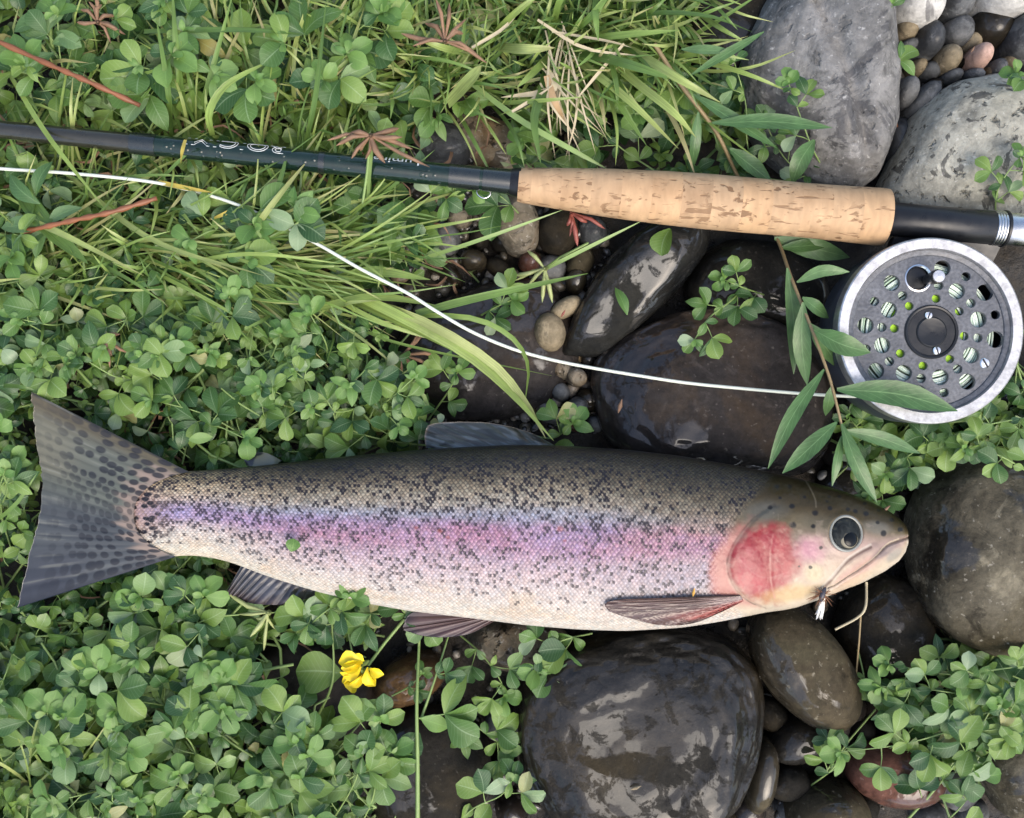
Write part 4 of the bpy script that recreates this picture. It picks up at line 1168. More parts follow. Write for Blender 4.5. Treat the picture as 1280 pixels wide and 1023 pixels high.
# reddish stems at the left
for pts, lab in (([(-40, 35, .046), (60, 80, .050), (110, 102, .050), (175, 132, .044)], 'orange red bare stem in the upper left corner above the rod'), ([(30, 290, .040), (90, 276, .046), (140, 265, .048), (196, 248, .044)], 'reddish brown stem below the rod at the left edge')):
    root = empty('red_stem', W(*pts[0]), lab, 'stem')
    mb = MB(); C = catmull([W(*p) for p in pts], 24)
    mb.tube([Vector(c) - root.location for c in C], [S * (4.2 + 1.2 * math.sin(i * 1.9)) * 0.72 for i in range(24)], 8); mb.build('stem', M_STEM_RED, root)
# broad leaved weed, top left
root = empty('broadleaf_weed', W(65, 75, 0.02), 'pale broad leaved weed in the upper left corner', 'plant')
mb = MB(); mb.tube([W(*p) - root.location for p in ((70, 85, .01), (64, 50, .034), (58, 0, .040))], 2.2 * S, 6); mb.build('stem', M_STEM, root)
for (x, y, a, l, i) in ((64, 35, 60, 42, 4), (60, 10, 95, 50, 4), (60, 48, 160, 40, 4), (66, 55, 10, 34, 4), (62, 20, 200, 46, 4), (68, 66, 215, 40, 3), (70, 40, -30, 36, 3)):
    add_leaf(root, W(x, y, 0.038), math.radians(a), l * S, 0.1, rng.uniform(-.3, .3), 0.7, M_WILLOW, i)
root = empty('broadleaf_weed', W(40, 300, 0.02), 'pale broad leaved weed at the left edge below the rod', 'plant')
mb = MB(); mb.tube([W(*p) - root.location for p in ((70, 330, .01), (60, 285, .03), (40, 240, .036))], 2.2 * S, 6); mb.build('stem', M_STEM, root)
for (x, y, a, l) in ((62, 285, 175, 60), (62, 285, 215, 62), (50, 255, 140, 52), (60, 280, 30, 42), (45, 245, 70, 44), (58, 275, 250, 46)):
    add_leaf(root, W(x, y, 0.038), math.radians(a), l * S, 0.05, rng.uniform(-.3, .3), 0.6, M_WILLOW, 4)

# ---------------------------------------------------------------- willow twig
root = empty('willow_twig', W(820, 58, 0.03), 'slender willow twig with narrow leaves passing under the grip to the reel', 'twig')
TW = [(818, 55, .036), (850, 105, .034), (895, 165, .026), (926, 228, .014), (968, 292, .016), (990, 350, .034), (1014, 410, .046), (1036, 470, .052), (1048, 515, .054), (1056, 548, .052), (1068, 585, .050)]
C = catmull([W(*p) for p in TW], 60)
mb = MB(); mb.tube([Vector(c) - root.location for c in C], [S * (2.7 - 1.4 * i / 60) for i in range(60)], 7); mb.build('stem', M_STEM_TAN, root)


def lance(x0, y0, x1, y1, w, z0=0.05, z1=None, sag=0.0, bow=0.0):
    z1 = z0 - 0.004 if z1 is None else z1
    mx, my = (x0 + x1) / 2 - (y1 - y0) * bow, (y0 + y1) / 2 + (x1 - x0) * bow
    P3 = [W(x0, y0, z0), W(mx, my, (z0 + z1) / 2 + 0.003 + sag), W(x1, y1, z1)]
    mb = MB()
    V, F, U = blade_geo(P3, w * S, 14, 0.32, rng.uniform(-.25, .25), [(0, 0.12), (0.08, 0.35), (0.25, 0.8), (0.45, 1.0), (0.65, 0.92), (0.85, 0.5), (1, 0.03)])
    mb.add(V, F, U)
    mb.build('leaf', M_WILLOW, root, origin=root.location)


for a in [(1046, 487, 1197, 514, 29, .056, .056, 0, -0.05), (1018, 413, 1088, 441, 25, .052, .055, 0, 0.05), (1030, 462, 960, 586, 17, .053, .056, 0, 0.04), (1046, 528, 978, 592, 20, .054, .057), (1052, 530, 1096, 628, 18, .055, .054, 0, 0.03),
          (1054, 538, 1150, 567, 17, .054, .046, 0, -0.04), (1052, 545, 1040, 608, 11, .053, .054), (1056, 552, 1068, 590, 9, .054, .054), (1004, 378, 1009, 482, 21, .044, .030, 0, 0.04), (984, 335, 992, 468, 19, .034, .026, 0, -0.03), (996, 353, 1062, 340, 14, .040, .050, 0, -0.12),
          (1003, 372, 1036, 398, 17, .042, .036), (1012, 405, 1050, 460, 22, .046, .030), (968, 298, 1062, 322, 26, .018, .014), (975, 310, 1040, 305, 16, .02, .016), (890, 154, 1040, 160, 19, .034, .036, 0, -0.03), (866, 118, 972, 186, 17, .034, .026),
          (912, 186, 965, 228, 22, .024, .014), (873, 140, 864, 216, 14, .032, .02), (1018, 175, 990, 230, 22, .030, .026, 0, .06), (955, 40, 862, 95, 11, .044, .04), (852, 62, 915, 64, 12, .044, .042), (1040, 482, 1032, 520, 14, .05, .036), (924, 222, 922, 240, 12, .036, .044)]:
    lance(*a)

# ---------------------------------------------------------------- yellow flower
M_PETAL = simple('yellow_petal', (0.78, 0.60, 0.015), 0.5, var=0.10, scale=200)
M_CALYX = simple('flower_calyx', (0.16, 0.22, 0.05), 0.55)
PETAL = leaflet(9, 5, [(0, 0.1), (0.2, 0.35), (0.5, 0.75), (0.75, 0.85), (0.92, 0.55), (1, 0.1)], 0.9, 0.5, 0.03, 3)
PET_ME = mesh_np('petal', PETAL[0], PETAL[1], M_PETAL, True, {'luv': ('FLOAT_VECTOR', PETAL[2])})
root = empty('yellow_flower', W(447, 836, 0.030), 'bright yellow trefoil flower on the dark stone below the trout\'s belly', 'flower')
for (x, y, yaw, L, pit, roll, wd) in ((452, 826, 178, 26, .3, .5, .9), (452, 832, 205, 26, .2, -.5, .8), (455, 828, 150, 18, .5, .4, .9), (448, 848, 190, 20, .1, .3, .6), (452, 840, 240, 28, .1, .3, .75), (452, 838, -45, 24, .3, -.2, .75), (460, 834, -75, 22, .2, .4, .8), (462, 836, -20, 18, .4, 0, .8), (455, 842, 222, 22, .35, -.3, .6), (452, 828, 195, 24, .5, 0, .8)):
    o = link('petal', PET_ME, root)
    o.matrix_local = Matrix.Translation(W(x, y, 0.032 + rng.uniform(-.002, .003)) - root.location) @ orient(math.radians(yaw), pit, roll).to_4x4() @ Matrix.Diagonal((L * S * wd, L * S, L * S, 1))
for (x, y) in ((456, 829), (458, 838)):
    mb = MB(); mb.tube([W(x + 5, y - 3, .030) - root.location, W(x, y, .032) - root.location, W(x - 5, y + 2, .034) - root.location], [1.2 * S, 3.6 * S, 3.0 * S], 7); mb.build('calyx', M_CALYX, root)
mb = MB(); mb.tube([W(460, 832, .030) - root.location, W(480, 805, .028) - root.location, W(505, 775, .020) - root.location], 1.9 * S, 6); mb.build('stalk', M_STEM, root)
# ---------------------------------------------------------------- fly rod
def frame(p0, p1):
    Z = (p1 - p0).normalized()
    X = Vector((0, 0, 1)) - Z * Z.z
    X.normalize()
    Y = Z.cross(X)
    return X, Y, Z


t = NT('rod_varnish')
co = t.n('TexCoord').outputs['Object']
nz = t.n('TexNoise', None, Vector=co, Scale=350.0, Detail=4.0)
drop = t.n('TexVoronoi', None, Vector=co, Scale=260.0)
bn = t.bump(t.ramp(drop.outputs[0], [(0.12, 1.0), (0.30, 0.0)]), 0.35, 0.0012)
M_ROD = t.surf(t.n('BsdfPrincipled', None, Base_Color=t.ramp(nz.outputs[0], [(0.3, (0.004, 0.013, 0.009)), (0.7, (0.008, 0.022, 0.015))]), Roughness=0.25, Specular_IOR_Level=0.15, Coat_Weight=1.0, Coat_Roughness=0.04, Coat_Normal=bn))
M_ROD_OLD = simple('rod_worn_section', (0.022, 0.021, 0.014), 0.3, var=0.4, scale=120, bump=0.3, coat=0.6)
M_WRAP = simple('thread_wrap', (0.010, 0.014, 0.013), 0.3, coat=0.8)
M_BLKMETAL = simple('black_anodised_metal', (0.014, 0.015, 0.017), 0.34, metal=0.3, var=0.35, scale=220, bump=0.2)
M_SILVER = simple('brushed_silver', (0.62, 0.62, 0.61), 0.28, metal=1.0, var=0.10, scale=300, bump=0.15)
M_CHROME = simple('chrome_wire', (0.75, 0.75, 0.74), 0.15, metal=1.0)
M_PRINT = simple('white_print', (0.72, 0.73, 0.70), 0.45, var=0.05)

t = NT('cork')
co = t.n('TexCoord').outputs['Object']
rndv = t.math('MULTIPLY', t.n('ObjectInfo').outputs['Random'], 31.0)
at = t.n('Attribute', {'attribute_name': 'luv'}).outputs['Vector']      # (angle turns, metres along, -)


def cn(vec, sc, det=4.0, dist=0.0, off=0.0):
    return t.n('TexNoise', {'noise_dimensions': '4D'}, Vector=vec, W=t.math('ADD', rndv, off), Scale=sc, Detail=det, Distortion=dist).outputs[0]


g1 = cn(co, 70.0, 6.0)
cc = t.mix(t.ramp(g1, [(0.3, 0.0), (0.7, 1.0)]), (0.37, 0.235, 0.128), (0.495, 0.335, 0.193))
tint = t.ramp(t.n('ObjectInfo').outputs['Random'], [(0.0, (0.86, 0.85, 0.84)), (0.5, (1, 1, 1)), (1.0, (1.10, 1.06, 1.0))])
cc = t.mix(1.0, cc, tint, 'MULTIPLY')
mp = t.n('Mapping', None, Vector=co, Scale=(2.6, 0.9, 0.9))
streak = cn(mp.outputs[0], 120.0, 6.0, 0.3, 3.0)
cc = t.mix(1.0, cc, t.ramp(streak, [(0.3, 0.84), (0.7, 1.12)]), 'MULTIPLY')
mp2 = t.n('Mapping', None, Vector=co, Scale=(0.75, 1.3, 1.3))
pit = cn(mp2.outputs[0], 190.0, 4.0, 1.1, 7.0)
gate = t.ramp(cn(co, 40.0, 2.0, 0.0, 13.0), [(0.42, 0.0), (0.54, 1.0)])
pm = t.math('MULTIPLY', t.ramp(pit, [(0.575, 0.0), (0.625, 1.0)]), gate)
mp3 = t.n('Mapping', None, Vector=co, Scale=(0.35, 1.6, 1.6))
pit2 = t.ramp(cn(mp3.outputs[0], 260.0, 2.0, 0.8, 17.0), [(0.60, 0.0), (0.65, 0.8)])
pm = t.math('MAXIMUM', pm, pit2)
cc = t.mix(t.math('MULTIPLY', pm, 0.85), cc, (0.16, 0.085, 0.04))
hb = t.math('SUBTRACT', t.math('MULTIPLY', cn(co, 600.0, 3.0), 0.15), pm)
bb = t.n('BsdfPrincipled', None, Base_Color=cc, Roughness=0.62, Normal=t.bump(hb, 0.5, 0.0006))
bb.inputs['Specular IOR Level'].default_value = 0.3
M_CORK = t.surf(bb)

ZR = 0.036
rod = empty('fishing_rod', W(640, 228, ZR), 'dark green fly rod with cork grip lying across the grass and stones', 'fishing rod')
RO = rod.location.copy()
A0, A1 = W(-160, 145.5, ZR), W(648, 228.5, ZR)
k_r = S * (H - ZR) / H
X, Y, Z = frame(A0, A1)


def along(x):
    return A0 + (A1 - A0) * ((x + 160.0) / 808.0)


def rtube(x0, x1, d0, d1, name, mat, seg=28, parent=None, n=2):
    mb = MB()
    pts, rad = [], []
    for i in range(n):
        u = i / (n - 1)
        pts.append(along(x0 + (x1 - x0) * u) - RO); rad.append((d0 + (d1 - d0) * u) / 2 * k_r)
    mb.tube(pts, rad, seg)
    return mb.build(name, mat, parent or rod, sharp=40)


rtube(-160, 171, 20, 24, 'lower_blank', M_ROD_OLD)
rtube(166, 640, 25.5, 29, 'blank', M_ROD)
rtube(165, 196, 27.2, 27.6, 'thread_wrap', M_WRAP, n=3)
rtube(400, 407, 29.0, 29.0, 'thread_wrap', M_WRAP)
rtube(562, 600, 29.8, 30, 'thread_wrap', M_WRAP)
rtube(604, 641, 30.2, 31.5, 'thread_wrap', M_WRAP)
rtube(638, 650, 33, 38, 'winding_check', M_BLKMETAL)
# keeper ring
mb = MB()
kp = [W(596, 236, ZR - 0.004), W(597, 243, ZR - 0.004), W(603, 247.5, ZR - 0.004), (W(609, 247, ZR - 0.004)), W(613, 243, ZR - 0.004), W(613, 238, ZR - 0.004)]
mb.tube([Vector(c) - RO for c in catmull(kp, 20)], 1.0 * S, 7)
mb.build('keeper_ring', M_CHROME, rod)

# cork grip: rings glued in a row (profile: photo px along -> diameter)
GP0, GP1 = W(648, 231.5, ZR), W(1106, 272, ZR)
GX_, GY_, GZ_ = frame(GP0, GP1)
GL = (GP1 - GP0).length
PROF = [(0, 41), (0.012, 43.5), (0.1, 50), (0.25, 60), (0.40, 66), (0.52, 68.5), (0.65, 68), (0.78, 67), (0.9, 69), (0.985, 71.5), (1.0, 70.5)]
grip = link('grip', None, rod)
grip.empty_display_size = 0.01
NRING = 13
edges = [0, 0.035] + [0.035 + (1 - 0.035) * (i / (NRING - 1)) for i in range(1, NRING)]
for i in range(NRING):
    u0, u1 = edges[i], edges[i + 1]
    prof = []
    us = np.linspace(u0, u1, 8)
    for j, u in enumerate(us):
        d = np.interp(u, [p[0] for p in PROF], [p[1] for p in PROF])
        r = d / 2 * k_r
        if j in (0, 7) : r *= 0.9982
        prof.append((r, u * GL))
    prof = [(0.004, u0 * GL)] + prof + [(0.004, u1 * GL)]
    mb = MB()
    mb.lathe(prof, 56, (GP0 - RO, GX_, GY_, GZ_))
    o = mb.build('cork_ring', M_CORK, grip, sharp=40)

# reel seat
S0, S1 = W(1108, 273.5, ZR), W(1380, 297, ZR)
SX, SY, SZ = frame(S0, S1)


def seat(x0, x1, d, name, mat, prof=None, seg=40):
    f = (S1 - S0).length / 272.0
    a, b = (x0 - 1108) * f, (x1 - 1108) * f
    r = d / 2 * k_r
    mb = MB()
    mb.lathe([(0.001, a), (r * 0.97, a), (r, a + 0.0003), (r, b - 0.0003), (r * 0.97, b), (0.001, b)], seg, (S0 - RO, SX, SY, SZ))
    return mb.build(name, mat, rod, sharp=40)


seat(1100, 1240, 42, 'reel_seat', M_BLKMETAL)
for k in range(4):
    seat(1239.5 + k * 3.4, 1242.5 + k * 3.4, 43.5, 'seat_ring', M_SILVER)
seat(1252.5, 1256.5, 46, 'seat_collar', M_BLKMETAL)
seat(1256, 1370, 41, 'butt_sleeve', M_SILVER)


def lettering(txt, x_first, x_last, off_deg, hgt, outline, name):
    """letters run from x_first (right) to x_last (left), wrapped round the blank and read from the other side"""
    cu = bpy.data.curves.new('lettering', 'FONT')
    cu.body = txt
    cu.size = 1.0
    tmp = link('lettering', cu)
    bpy.context.view_layer.update()
    dg = bpy.context.evaluated_depsgraph_get()
    me = bpy.data.meshes.new_from_object(tmp.evaluated_get(dg))
    bpy.data.objects.remove(tmp); bpy.data.curves.remove(cu)
    co_ = np.array([v.co[:2] for v in me.vertices])
    x0, x1 = co_[:, 0].min(), co_[:, 0].max(); y1 = co_[:, 1].max(); y0 = co_[:, 1].min()

    def place(p, lift):
        u = (p[0] - x0) / (x1 - x0)
        px = x_first + (x_last - x_first) * u
        v = (p[1] - y0) / (y1 - y0)
        r = (25.5 + 3.5 * (px - 166) / 474) / 2 * k_r + lift
        ang = math.radians(off_deg) - (1 - v) * hgt * k_r / r     # from near the crest towards the far side
        c = along(px)
        return c + X * (r * math.cos(ang)) + Y * (r * math.sin(ang)) - RO
    mb = MB()
    if outline:
        bm = bmesh.new(); bm.from_mesh(me)
        for e in bm.edges:
            if len(e.link_faces) == 1:
                a, b = place(e.verts[0].co, 0.00008), place(e.verts[1].co, 0.00008)
                mb.tube([a, b], 0.42 * S, 4)
        bm.free()
    else:
        bm = bmesh.new(); bm.from_mesh(me)
        bmesh.ops.subdivide_edges(bm, edges=bm.edges[:], cuts=2, use_grid_fill=True)
        mb.add([tuple(place(v.co, 0.00015)) for v in bm.verts], [[v.index for v in f.verts] for f in bm.faces])
        bm.free()
    bpy.data.meshes.remove(me)
    return mb.build(name, M_PRINT, rod)


lettering('ROICIMI', 356, 234, -12, 18, True, 'lettering')
lettering('Lumina', 524, 466, -22, 12, False, 'lettering')

# ---------------------------------------------------------------- reel
ZT = 0.050
t = NT('worn_grey_anodising')
co = t.n('TexCoord').outputs['Object']
a1 = t.n('TexNoise', None, Vector=co, Scale=90.0, Detail=8.0, Roughness=0.7)
a2 = t.n('TexNoise', None, Vector=co, Scale=700.0, Detail=3.0)
ac = t.mix(t.ramp(a1.outputs[0], [(0.35, 0.0), (0.7, 1.0)]), (0.070, 0.074, 0.083), (0.135, 0.140, 0.152))
ac = t.mix(1.0, ac, t.ramp(a2.outputs[0], [(0.3, 0.7), (0.7, 1.25)]), 'MULTIPLY')
M_FACE = t.surf(t.n('BsdfPrincipled', None, Base_Color=ac, Roughness=t.ramp(a1.outputs[0], [(0.3, 0.32), (0.7, 0.55)]), Metallic=0.15, Normal=t.bump(a2.outputs[0], 0.25, 0.0006)))
t = NT('polished_rim')
co = t.n('TexCoord').outputs['Object']
a1 = t.n('TexNoise', None, Vector=co, Scale=140.0, Detail=8.0, Roughness=0.7)
rc = t.mix(t.ramp(a1.outputs[0], [(0.40, 0.0), (0.62, 1.0)]), (0.34, 0.34, 0.345), (0.64, 0.64, 0.64))
M_RIM = t.surf(t.n('BsdfPrincipled', None, Base_Color=rc, Metallic=0.85, Roughness=t.ramp(a1.outputs[0], [(0.3, 0.5), (0.7, 0.28)]), Normal=t.bump(a1.outputs[0], 0.15, 0.0004)))
M_BODY = simple('dark_blue_grey_frame', (0.045, 0.052, 0.066), 0.4, metal=0.2, var=0.35, scale=150, bump=0.2)

RC = W(1164, 413.5, ZT)
kt = S * (H - ZT) / H
reel = empty('fly_reel', Vector((RC.x, RC.y, 0.014)), 'worn grey fly reel with perforated spool and silver rim below the reel seat', 'fishing reel')
RB = reel.location.copy()


def rl(prof, name, mat, n=96, z=True, parent=None, cx=0.0, cy=0.0, close=False):
    """profile (px radius, z metres)"""
    mb = MB()
    mb.lathe([(r * kt, h - RB.z) for r, h in prof], n, (Vector((cx * kt, -cy * kt, 0)), Vector((1, 0, 0)), Vector((0, 1, 0)), Vector((0, 0, 1))), close)
    return mb.build(name, mat, parent or reel, sharp=35)


rl([(1, .0145), (108, .0145), (115, .0165), (116, .020), (116, .0405), (114.5, .0415), (108, .0415), (108, .018), (1, .018)], 'frame', M_BODY)
rl([(101.5, .0475), (102.2, .0490), (103.2, .0497), (114.5, .0499), (116.2, .0494), (117.2, .0480), (117, .0420), (115, .0418), (104, .0420), (101.5, .0440)], 'rim', M_RIM, close=True)
rl([(94, .0462), (95.5, .0472), (98, .0476), (101.4, .0478), (101.4, .0450), (94, .0450)], 'spool_lip', M_FACE, close=True)

crop = lambda a, b: (1030 + a / 3.196 - 1164, 220 + b / 3.196 - 413.5)
big = [(282, 424), (485, 365), (543, 457), (656, 463), (270, 532), (630, 571), (176, 595), (698, 652), (243, 675), (601, 715), (218, 778), (330, 786), (477, 803), (585, 821), (390, 868)]
med = [(325, 475), (212, 498), (580, 398), (600, 505), (698, 552), (242, 602), (628, 645), (178, 690), (272, 740), (547, 770), (400, 808), (295, 838), (492, 865), (470, 434)]
lime = [(352, 517), (460, 487), (553, 538), (292, 607), (573, 638), (316, 708), (515, 730), (407, 758)]
holes = [(*crop(*c_), 10.6) for c_ in big] + [(*crop(*c_), 6.3) for c_ in med] + [(*crop(*c_), 5.9) for c_ in lime] + [(*crop(388, 405), 15.6)]
cu = bpy.data.curves.new('spool_plate', 'CURVE')
cu.dimensions = '2D'; cu.fill_mode = 'BOTH'; cu.extrude = 0.0011; cu.bevel_depth = 0.00025; cu.bevel_resolution = 1
for hx, hy, hr in [(0, 0, 95)] + holes:
    sp = cu.splines.new('POLY')
    m_ = 96 if hr > 50 else 26
    sp.points.add(m_ - 1); sp.use_cyclic_u = True
    for i in range(m_):
        q = 2 * math.pi * i / m_
        sp.points[i].co = ((hx + hr * math.cos(q)) * kt, (-hy + hr * math.sin(q)) * kt, 0, 1)
tmp = link('spool_plate', cu)
bpy.context.view_layer.update()
me = bpy.data.meshes.new_from_object(tmp.evaluated_get(bpy.context.evaluated_depsgraph_get()))
bpy.data.objects.remove(tmp); bpy.data.curves.remove(cu)
me.materials.clear(); me.materials.append(M_FACE)
plate = link('spool_plate', me, reel, (0, 0, 0.0452 - RB.z))
# hub, screws, handle
hx, hy = crop(440, 622)
rl([(34, .0462), (34, .0470), (32.5, .0476), (30.5, .0474), (29.5, .0468), (19.5, .0468), (18.5, .0474), (17.5, .0476), (15, .0474), (0.2, .0472)], 'hub_cap', M_BLKMETAL, cx=hx, cy=hy)


def screw(a, b, r, h, name='screw', slot=30):
    cx, cy = crop(a, b)
    o = rl([(r, h - 0.0012), (r, h), (r * 0.8, h + 0.0004), (0.1, h + 0.0005)], name, M_CHROME, 20, cx=cx, cy=cy)
    mb = MB()
    d = Vector((math.cos(math.radians(slot)), math.sin(math.radians(slot)), 0)) * r * kt * 0.95
    c = Vector((cx * kt, -cy * kt, h + 0.00055 - RB.z))
    n_ = Vector((-d.y, d.x, 0)).normalized() * r * kt * 0.17
    mb.add([c - d - n_, c + d - n_, c + d + n_, c - d + n_], [(0, 1, 2, 3)])
    mb.build('screw_slot', M_BLKMETAL, o)


screw(427, 555, 4.8, .0476, slot=70); screw(460, 697, 5.2, .0476, slot=-75); screw(656, 747, 6.5, .0466, slot=-60)
cx, cy = crop(388, 405)
rl([(14.2, .0464), (15.6, .0470), (17.2, .0468), (17.4, .0462)], 'handle_ring', M_CHROME, 40, cx=cx, cy=cy)
rl([(16.5, .0440), (16.5, .0448), (0.2, .0450)], 'handle_seat', M_BLKMETAL, 30, cx=cx, cy=cy)
cx, cy = crop(424, 412)
rl([(6.5, .0470), (7.2, .052), (8.6, .0555), (8.8, .0585), (8.0, .0600), (6.6, .0602)], 'handle_knob', M_BLKMETAL, 28, cx=cx, cy=cy)
rl([(7.6, .0601), (7.2, .0606), (0.1, .0607)], 'handle_cap', M_SILVER, 24, cx=cx, cy=cy)
# line wound on the spool
t = NT('wound_fly_line')
rn = t.n('NewGeometry').outputs['Random Per Island']
M_LINE_W = t.surf(t.n('BsdfPrincipled', None, Base_Color=t.ramp(rn, [(0.0, (0.34, 0.47, 0.36)), (0.25, (0.58, 0.70, 0.58)), (0.8, (0.74, 0.84, 0.74)), (1.0, (0.40, 0.55, 0.40))]), Roughness=0.42))
M_LIME = simple('lime_backing_line', (0.40, 0.72, 0.02), 0.4, var=0.08)
mb = MB()
r_ = 49.5
while r_ < 88:
    zz = .0432 - 0.00028 * max(0, r_ - 78)
    tl = rng.uniform(0, 6.28); am = rng.uniform(0.2, 1.3)
    pts = []
    for j in range(73):
        q = 2 * math.pi * j / 72
        pts.append(Vector(((r_ + am * math.sin(q + tl)) * kt * math.cos(q), (r_ + am * math.sin(q + tl)) * kt * math.sin(q), zz + 0.0003 * math.sin(2 * q + tl) - RB.z)))
    mb.tube(pts, 1.45 * kt, 6, caps=False)
    r_ += rng.choice((2.75, 2.85, 2.9, 3.6))
mb.build('wound_line', M_LINE_W, reel)
rl([(28, .0437), (47, .0437), (48, .0410), (48, .036)], 'backing_line', M_LIME)
rl([(47, .0418), (84, .0405), (93, .030)], 'spool_core', simple('dark_mint_line', (0.10, 0.15, 0.10), 0.5))
# foot that clamps the reel to the seat
mb = MB()
f0, f1, f2, f3 = W(1118, 296, .034), W(1252, 306, .034), W(1240, 330, .030), W(1105, 330, .030)
top = [f0, f1, f2, f3]
vs = [tuple(v - RB) for v in top] + [tuple(v - RB - Vector((0, 0, .006))) for v in top]
mb.add(vs, [(0, 3, 2, 1), (4, 5, 6, 7), (0, 1, 5, 4), (1, 2, 6, 5), (2, 3, 7, 6), (3, 0, 4, 7)])
o = mb.build('reel_foot', M_BLKMETAL, reel, smooth=False)

# ---------------------------------------------------------------- fly line
M_FLYLINE = simple('white_fly_line', (0.62, 0.66, 0.56), 0.45, var=0.12, scale=300)
LP = [(-160, 195, .030), (-60, 204, .032), (0, 211, .034), (90, 217, .036), (185, 227, .035), (245, 240, .033), (296, 256, .034), (345, 278, .037), (400, 307, .038), (450, 336, .039), (510, 367, .039), (545, 389, .039), (590, 415, .036), (640, 436, .032), (690, 450, .028), (740, 460, .0265), (800, 470, .026), (860, 479, .025), (930, 486, .025), (1000, 492, .027), (1050, 495, .032), (1082, 496, .036)]
line = empty('fishing_line', W(640, 436, .032), 'white fly line curving from the left edge across the stones to the reel', 'fishing line')
mb = MB()
mb.tube([Vector(c) - line.location for c in catmull([W(*p) for p in LP], 260)], 2.0 * S, 9)
mb.build('line', M_FLYLINE, line)
# ---------------------------------------------------------------- trout
ZC = 0.038
trout = empty('trout', W(600, 670, 0.0), 'rainbow coloured trout lying on its side across leaves and wet stones', 'fish')
TO = trout.location.copy()
TOP = [(146, 640), (147.5, 622), (151, 610), (160, 599), (175, 593), (190, 591), (213, 590), (260, 588), (310, 584), (400, 574), (480, 566), (560, 560), (640, 556), (700, 557), (780, 562), (850, 570), (920, 582), (980, 594), (1020, 604), (1060, 616), (1090, 628), (1110, 638), (1124, 648), (1131, 655), (1134.5, 662), (1135.5, 670)]
BOT = [(146, 640), (147.5, 660), (151, 672), (160, 684), (175, 692), (190, 695), (213, 696), (240, 694), (265, 697), (290, 703), (340, 722), (400, 740), (450, 752), (510, 763), (580, 771), (660, 781), (720, 786), (780, 788), (850, 784), (900, 776), (950, 766), (990, 760), (1020, 750), (1050, 738), (1080, 727), (1105, 714), (1122, 702), (1130, 692), (1133.5, 683), (1135.5, 670)]
THK = [(146, 0.5), (165, 1.3), (190, 2.8), (230, 5.8), (300, 10.5), (400, 16.5), (520, 20), (650, 22), (800, 22.5), (900, 21.5), (980, 19.5), (1040, 16.0), (1080, 12), (1110, 8.0), (1126, 5), (1133, 2.8), (1135.5, 1.0)]
NX, NA, NB = 1320, 300, 26
xs = np.concatenate([146 + 24 * (1 - np.cos(np.linspace(0, np.pi / 2, 50)[:-1])), np.linspace(170, 1112, NX - 110), 1112 + 23.5 * np.sin(np.linspace(0, np.pi / 2, 61)[1:])])
def smooth_interp(x, tab):
    tx = np.array([p[0] for p in tab], float); ty = np.array([p[1] for p in tab], float)
    y = np.interp(x, tx, ty)
    # light smoothing away from the ends
    out = y.copy(); acc = np.zeros_like(y); wsum = 0
    for d in (-18, -12, -6, 0, 6, 12, 18):
        w_ = math.exp(-(d / 12) ** 2); acc += w_ * np.interp(x + d, tx, ty); wsum += w_
    m = np.clip(np.minimum(x - 175, 1085 - x) / 30, 0, 1)
    return y * (1 - m) + acc / wsum * m
yt, yb = smooth_interp(xs, TOP), smooth_interp(xs, BOT)
th = smooth_interp(xs, THK) / 1000.0
ang = np.concatenate([np.linspace(0, np.pi, NA), np.linspace(np.pi, 2 * np.pi, NB + 2)[1:-1]])
AX, AA = np.meshgrid(xs, ang, indexing='ij')
yc = ((yt + yb) / 2)[:, None]; hh = ((yb - yt) / 2)[:, None]
PY = yc - hh * np.cos(AA)
sn = np.sin(AA)
DZ = th[:, None] * np.sign(sn) * np.abs(sn) ** 0.92
DZ = np.where(sn < 0, DZ * 0.8, DZ)
kz = S * (H - ZC) / H
VX = (AX - 640) * kz; VY = -(PY - 511.5) * kz; VZ = ZC + DZ
# photo coordinates of every vertex, used to measure where each marking sits
qk = H / (S * (H - VZ))
QX = 640 + VX * qk; QY = 511.5 - VY * qk
up = sn >= 0
v = (PY - yt[:, None]) / np.maximum(1e-6, (yb - yt)[:, None])       # 0 back, 1 belly
# arc coordinate round the flank for the scale rows
arc = (AA - np.pi / 2) * (hh * 0.62 + 18)
fl = lambda s, o=3, f=1.0, sd=0: fbm(QX * s, QY * s * f, seed=sd, oct=o)

# --- scale lattice
PIT, ROW = 5.5, 3.05
sc_x = AX; sc_y = arc
ri = np.floor(sc_y / ROW)
d1 = np.full(AX.shape, 9e9); d2 = np.full(AX.shape, 9e9); cid = np.zeros(AX.shape); cdx = np.zeros(AX.shape)
for dr in (-1, 0, 1, 2):
    r_ = ri + dr
    off = np.where(np.mod(r_, 2) == 0, 0.0, PIT / 2)
    ci0 = np.floor((sc_x - off) / PIT)
    for dc in (0, 1):
        ci = ci0 + dc
        jx = (_hash(ci, r_, ci * 0, 5) - 0.5) * 1.7; jy = (_hash(ci, r_, ci * 0, 6) - 0.5) * 1.0
        ddx = sc_x - (ci * PIT + off + jx); ddy = (sc_y - (r_ * ROW + jy)) * 1.02
        d = np.hypot(ddx, ddy)
        idv = _hash(ci, r_, ci * 0, 9)
        near = d < d1
        d2 = np.where(near, d1, np.minimum(d2, d))
        cid = np.where(near, idv, cid); cdx = np.where(near, ddx, cdx)
        d1 = np.where(near, d, d1)
edge = 1 - sstep(0.25, 1.35, d2 - d1)           # 1 on the seams between scales
dome = np.clip(1 - d1 / 3.3, 0, 1)

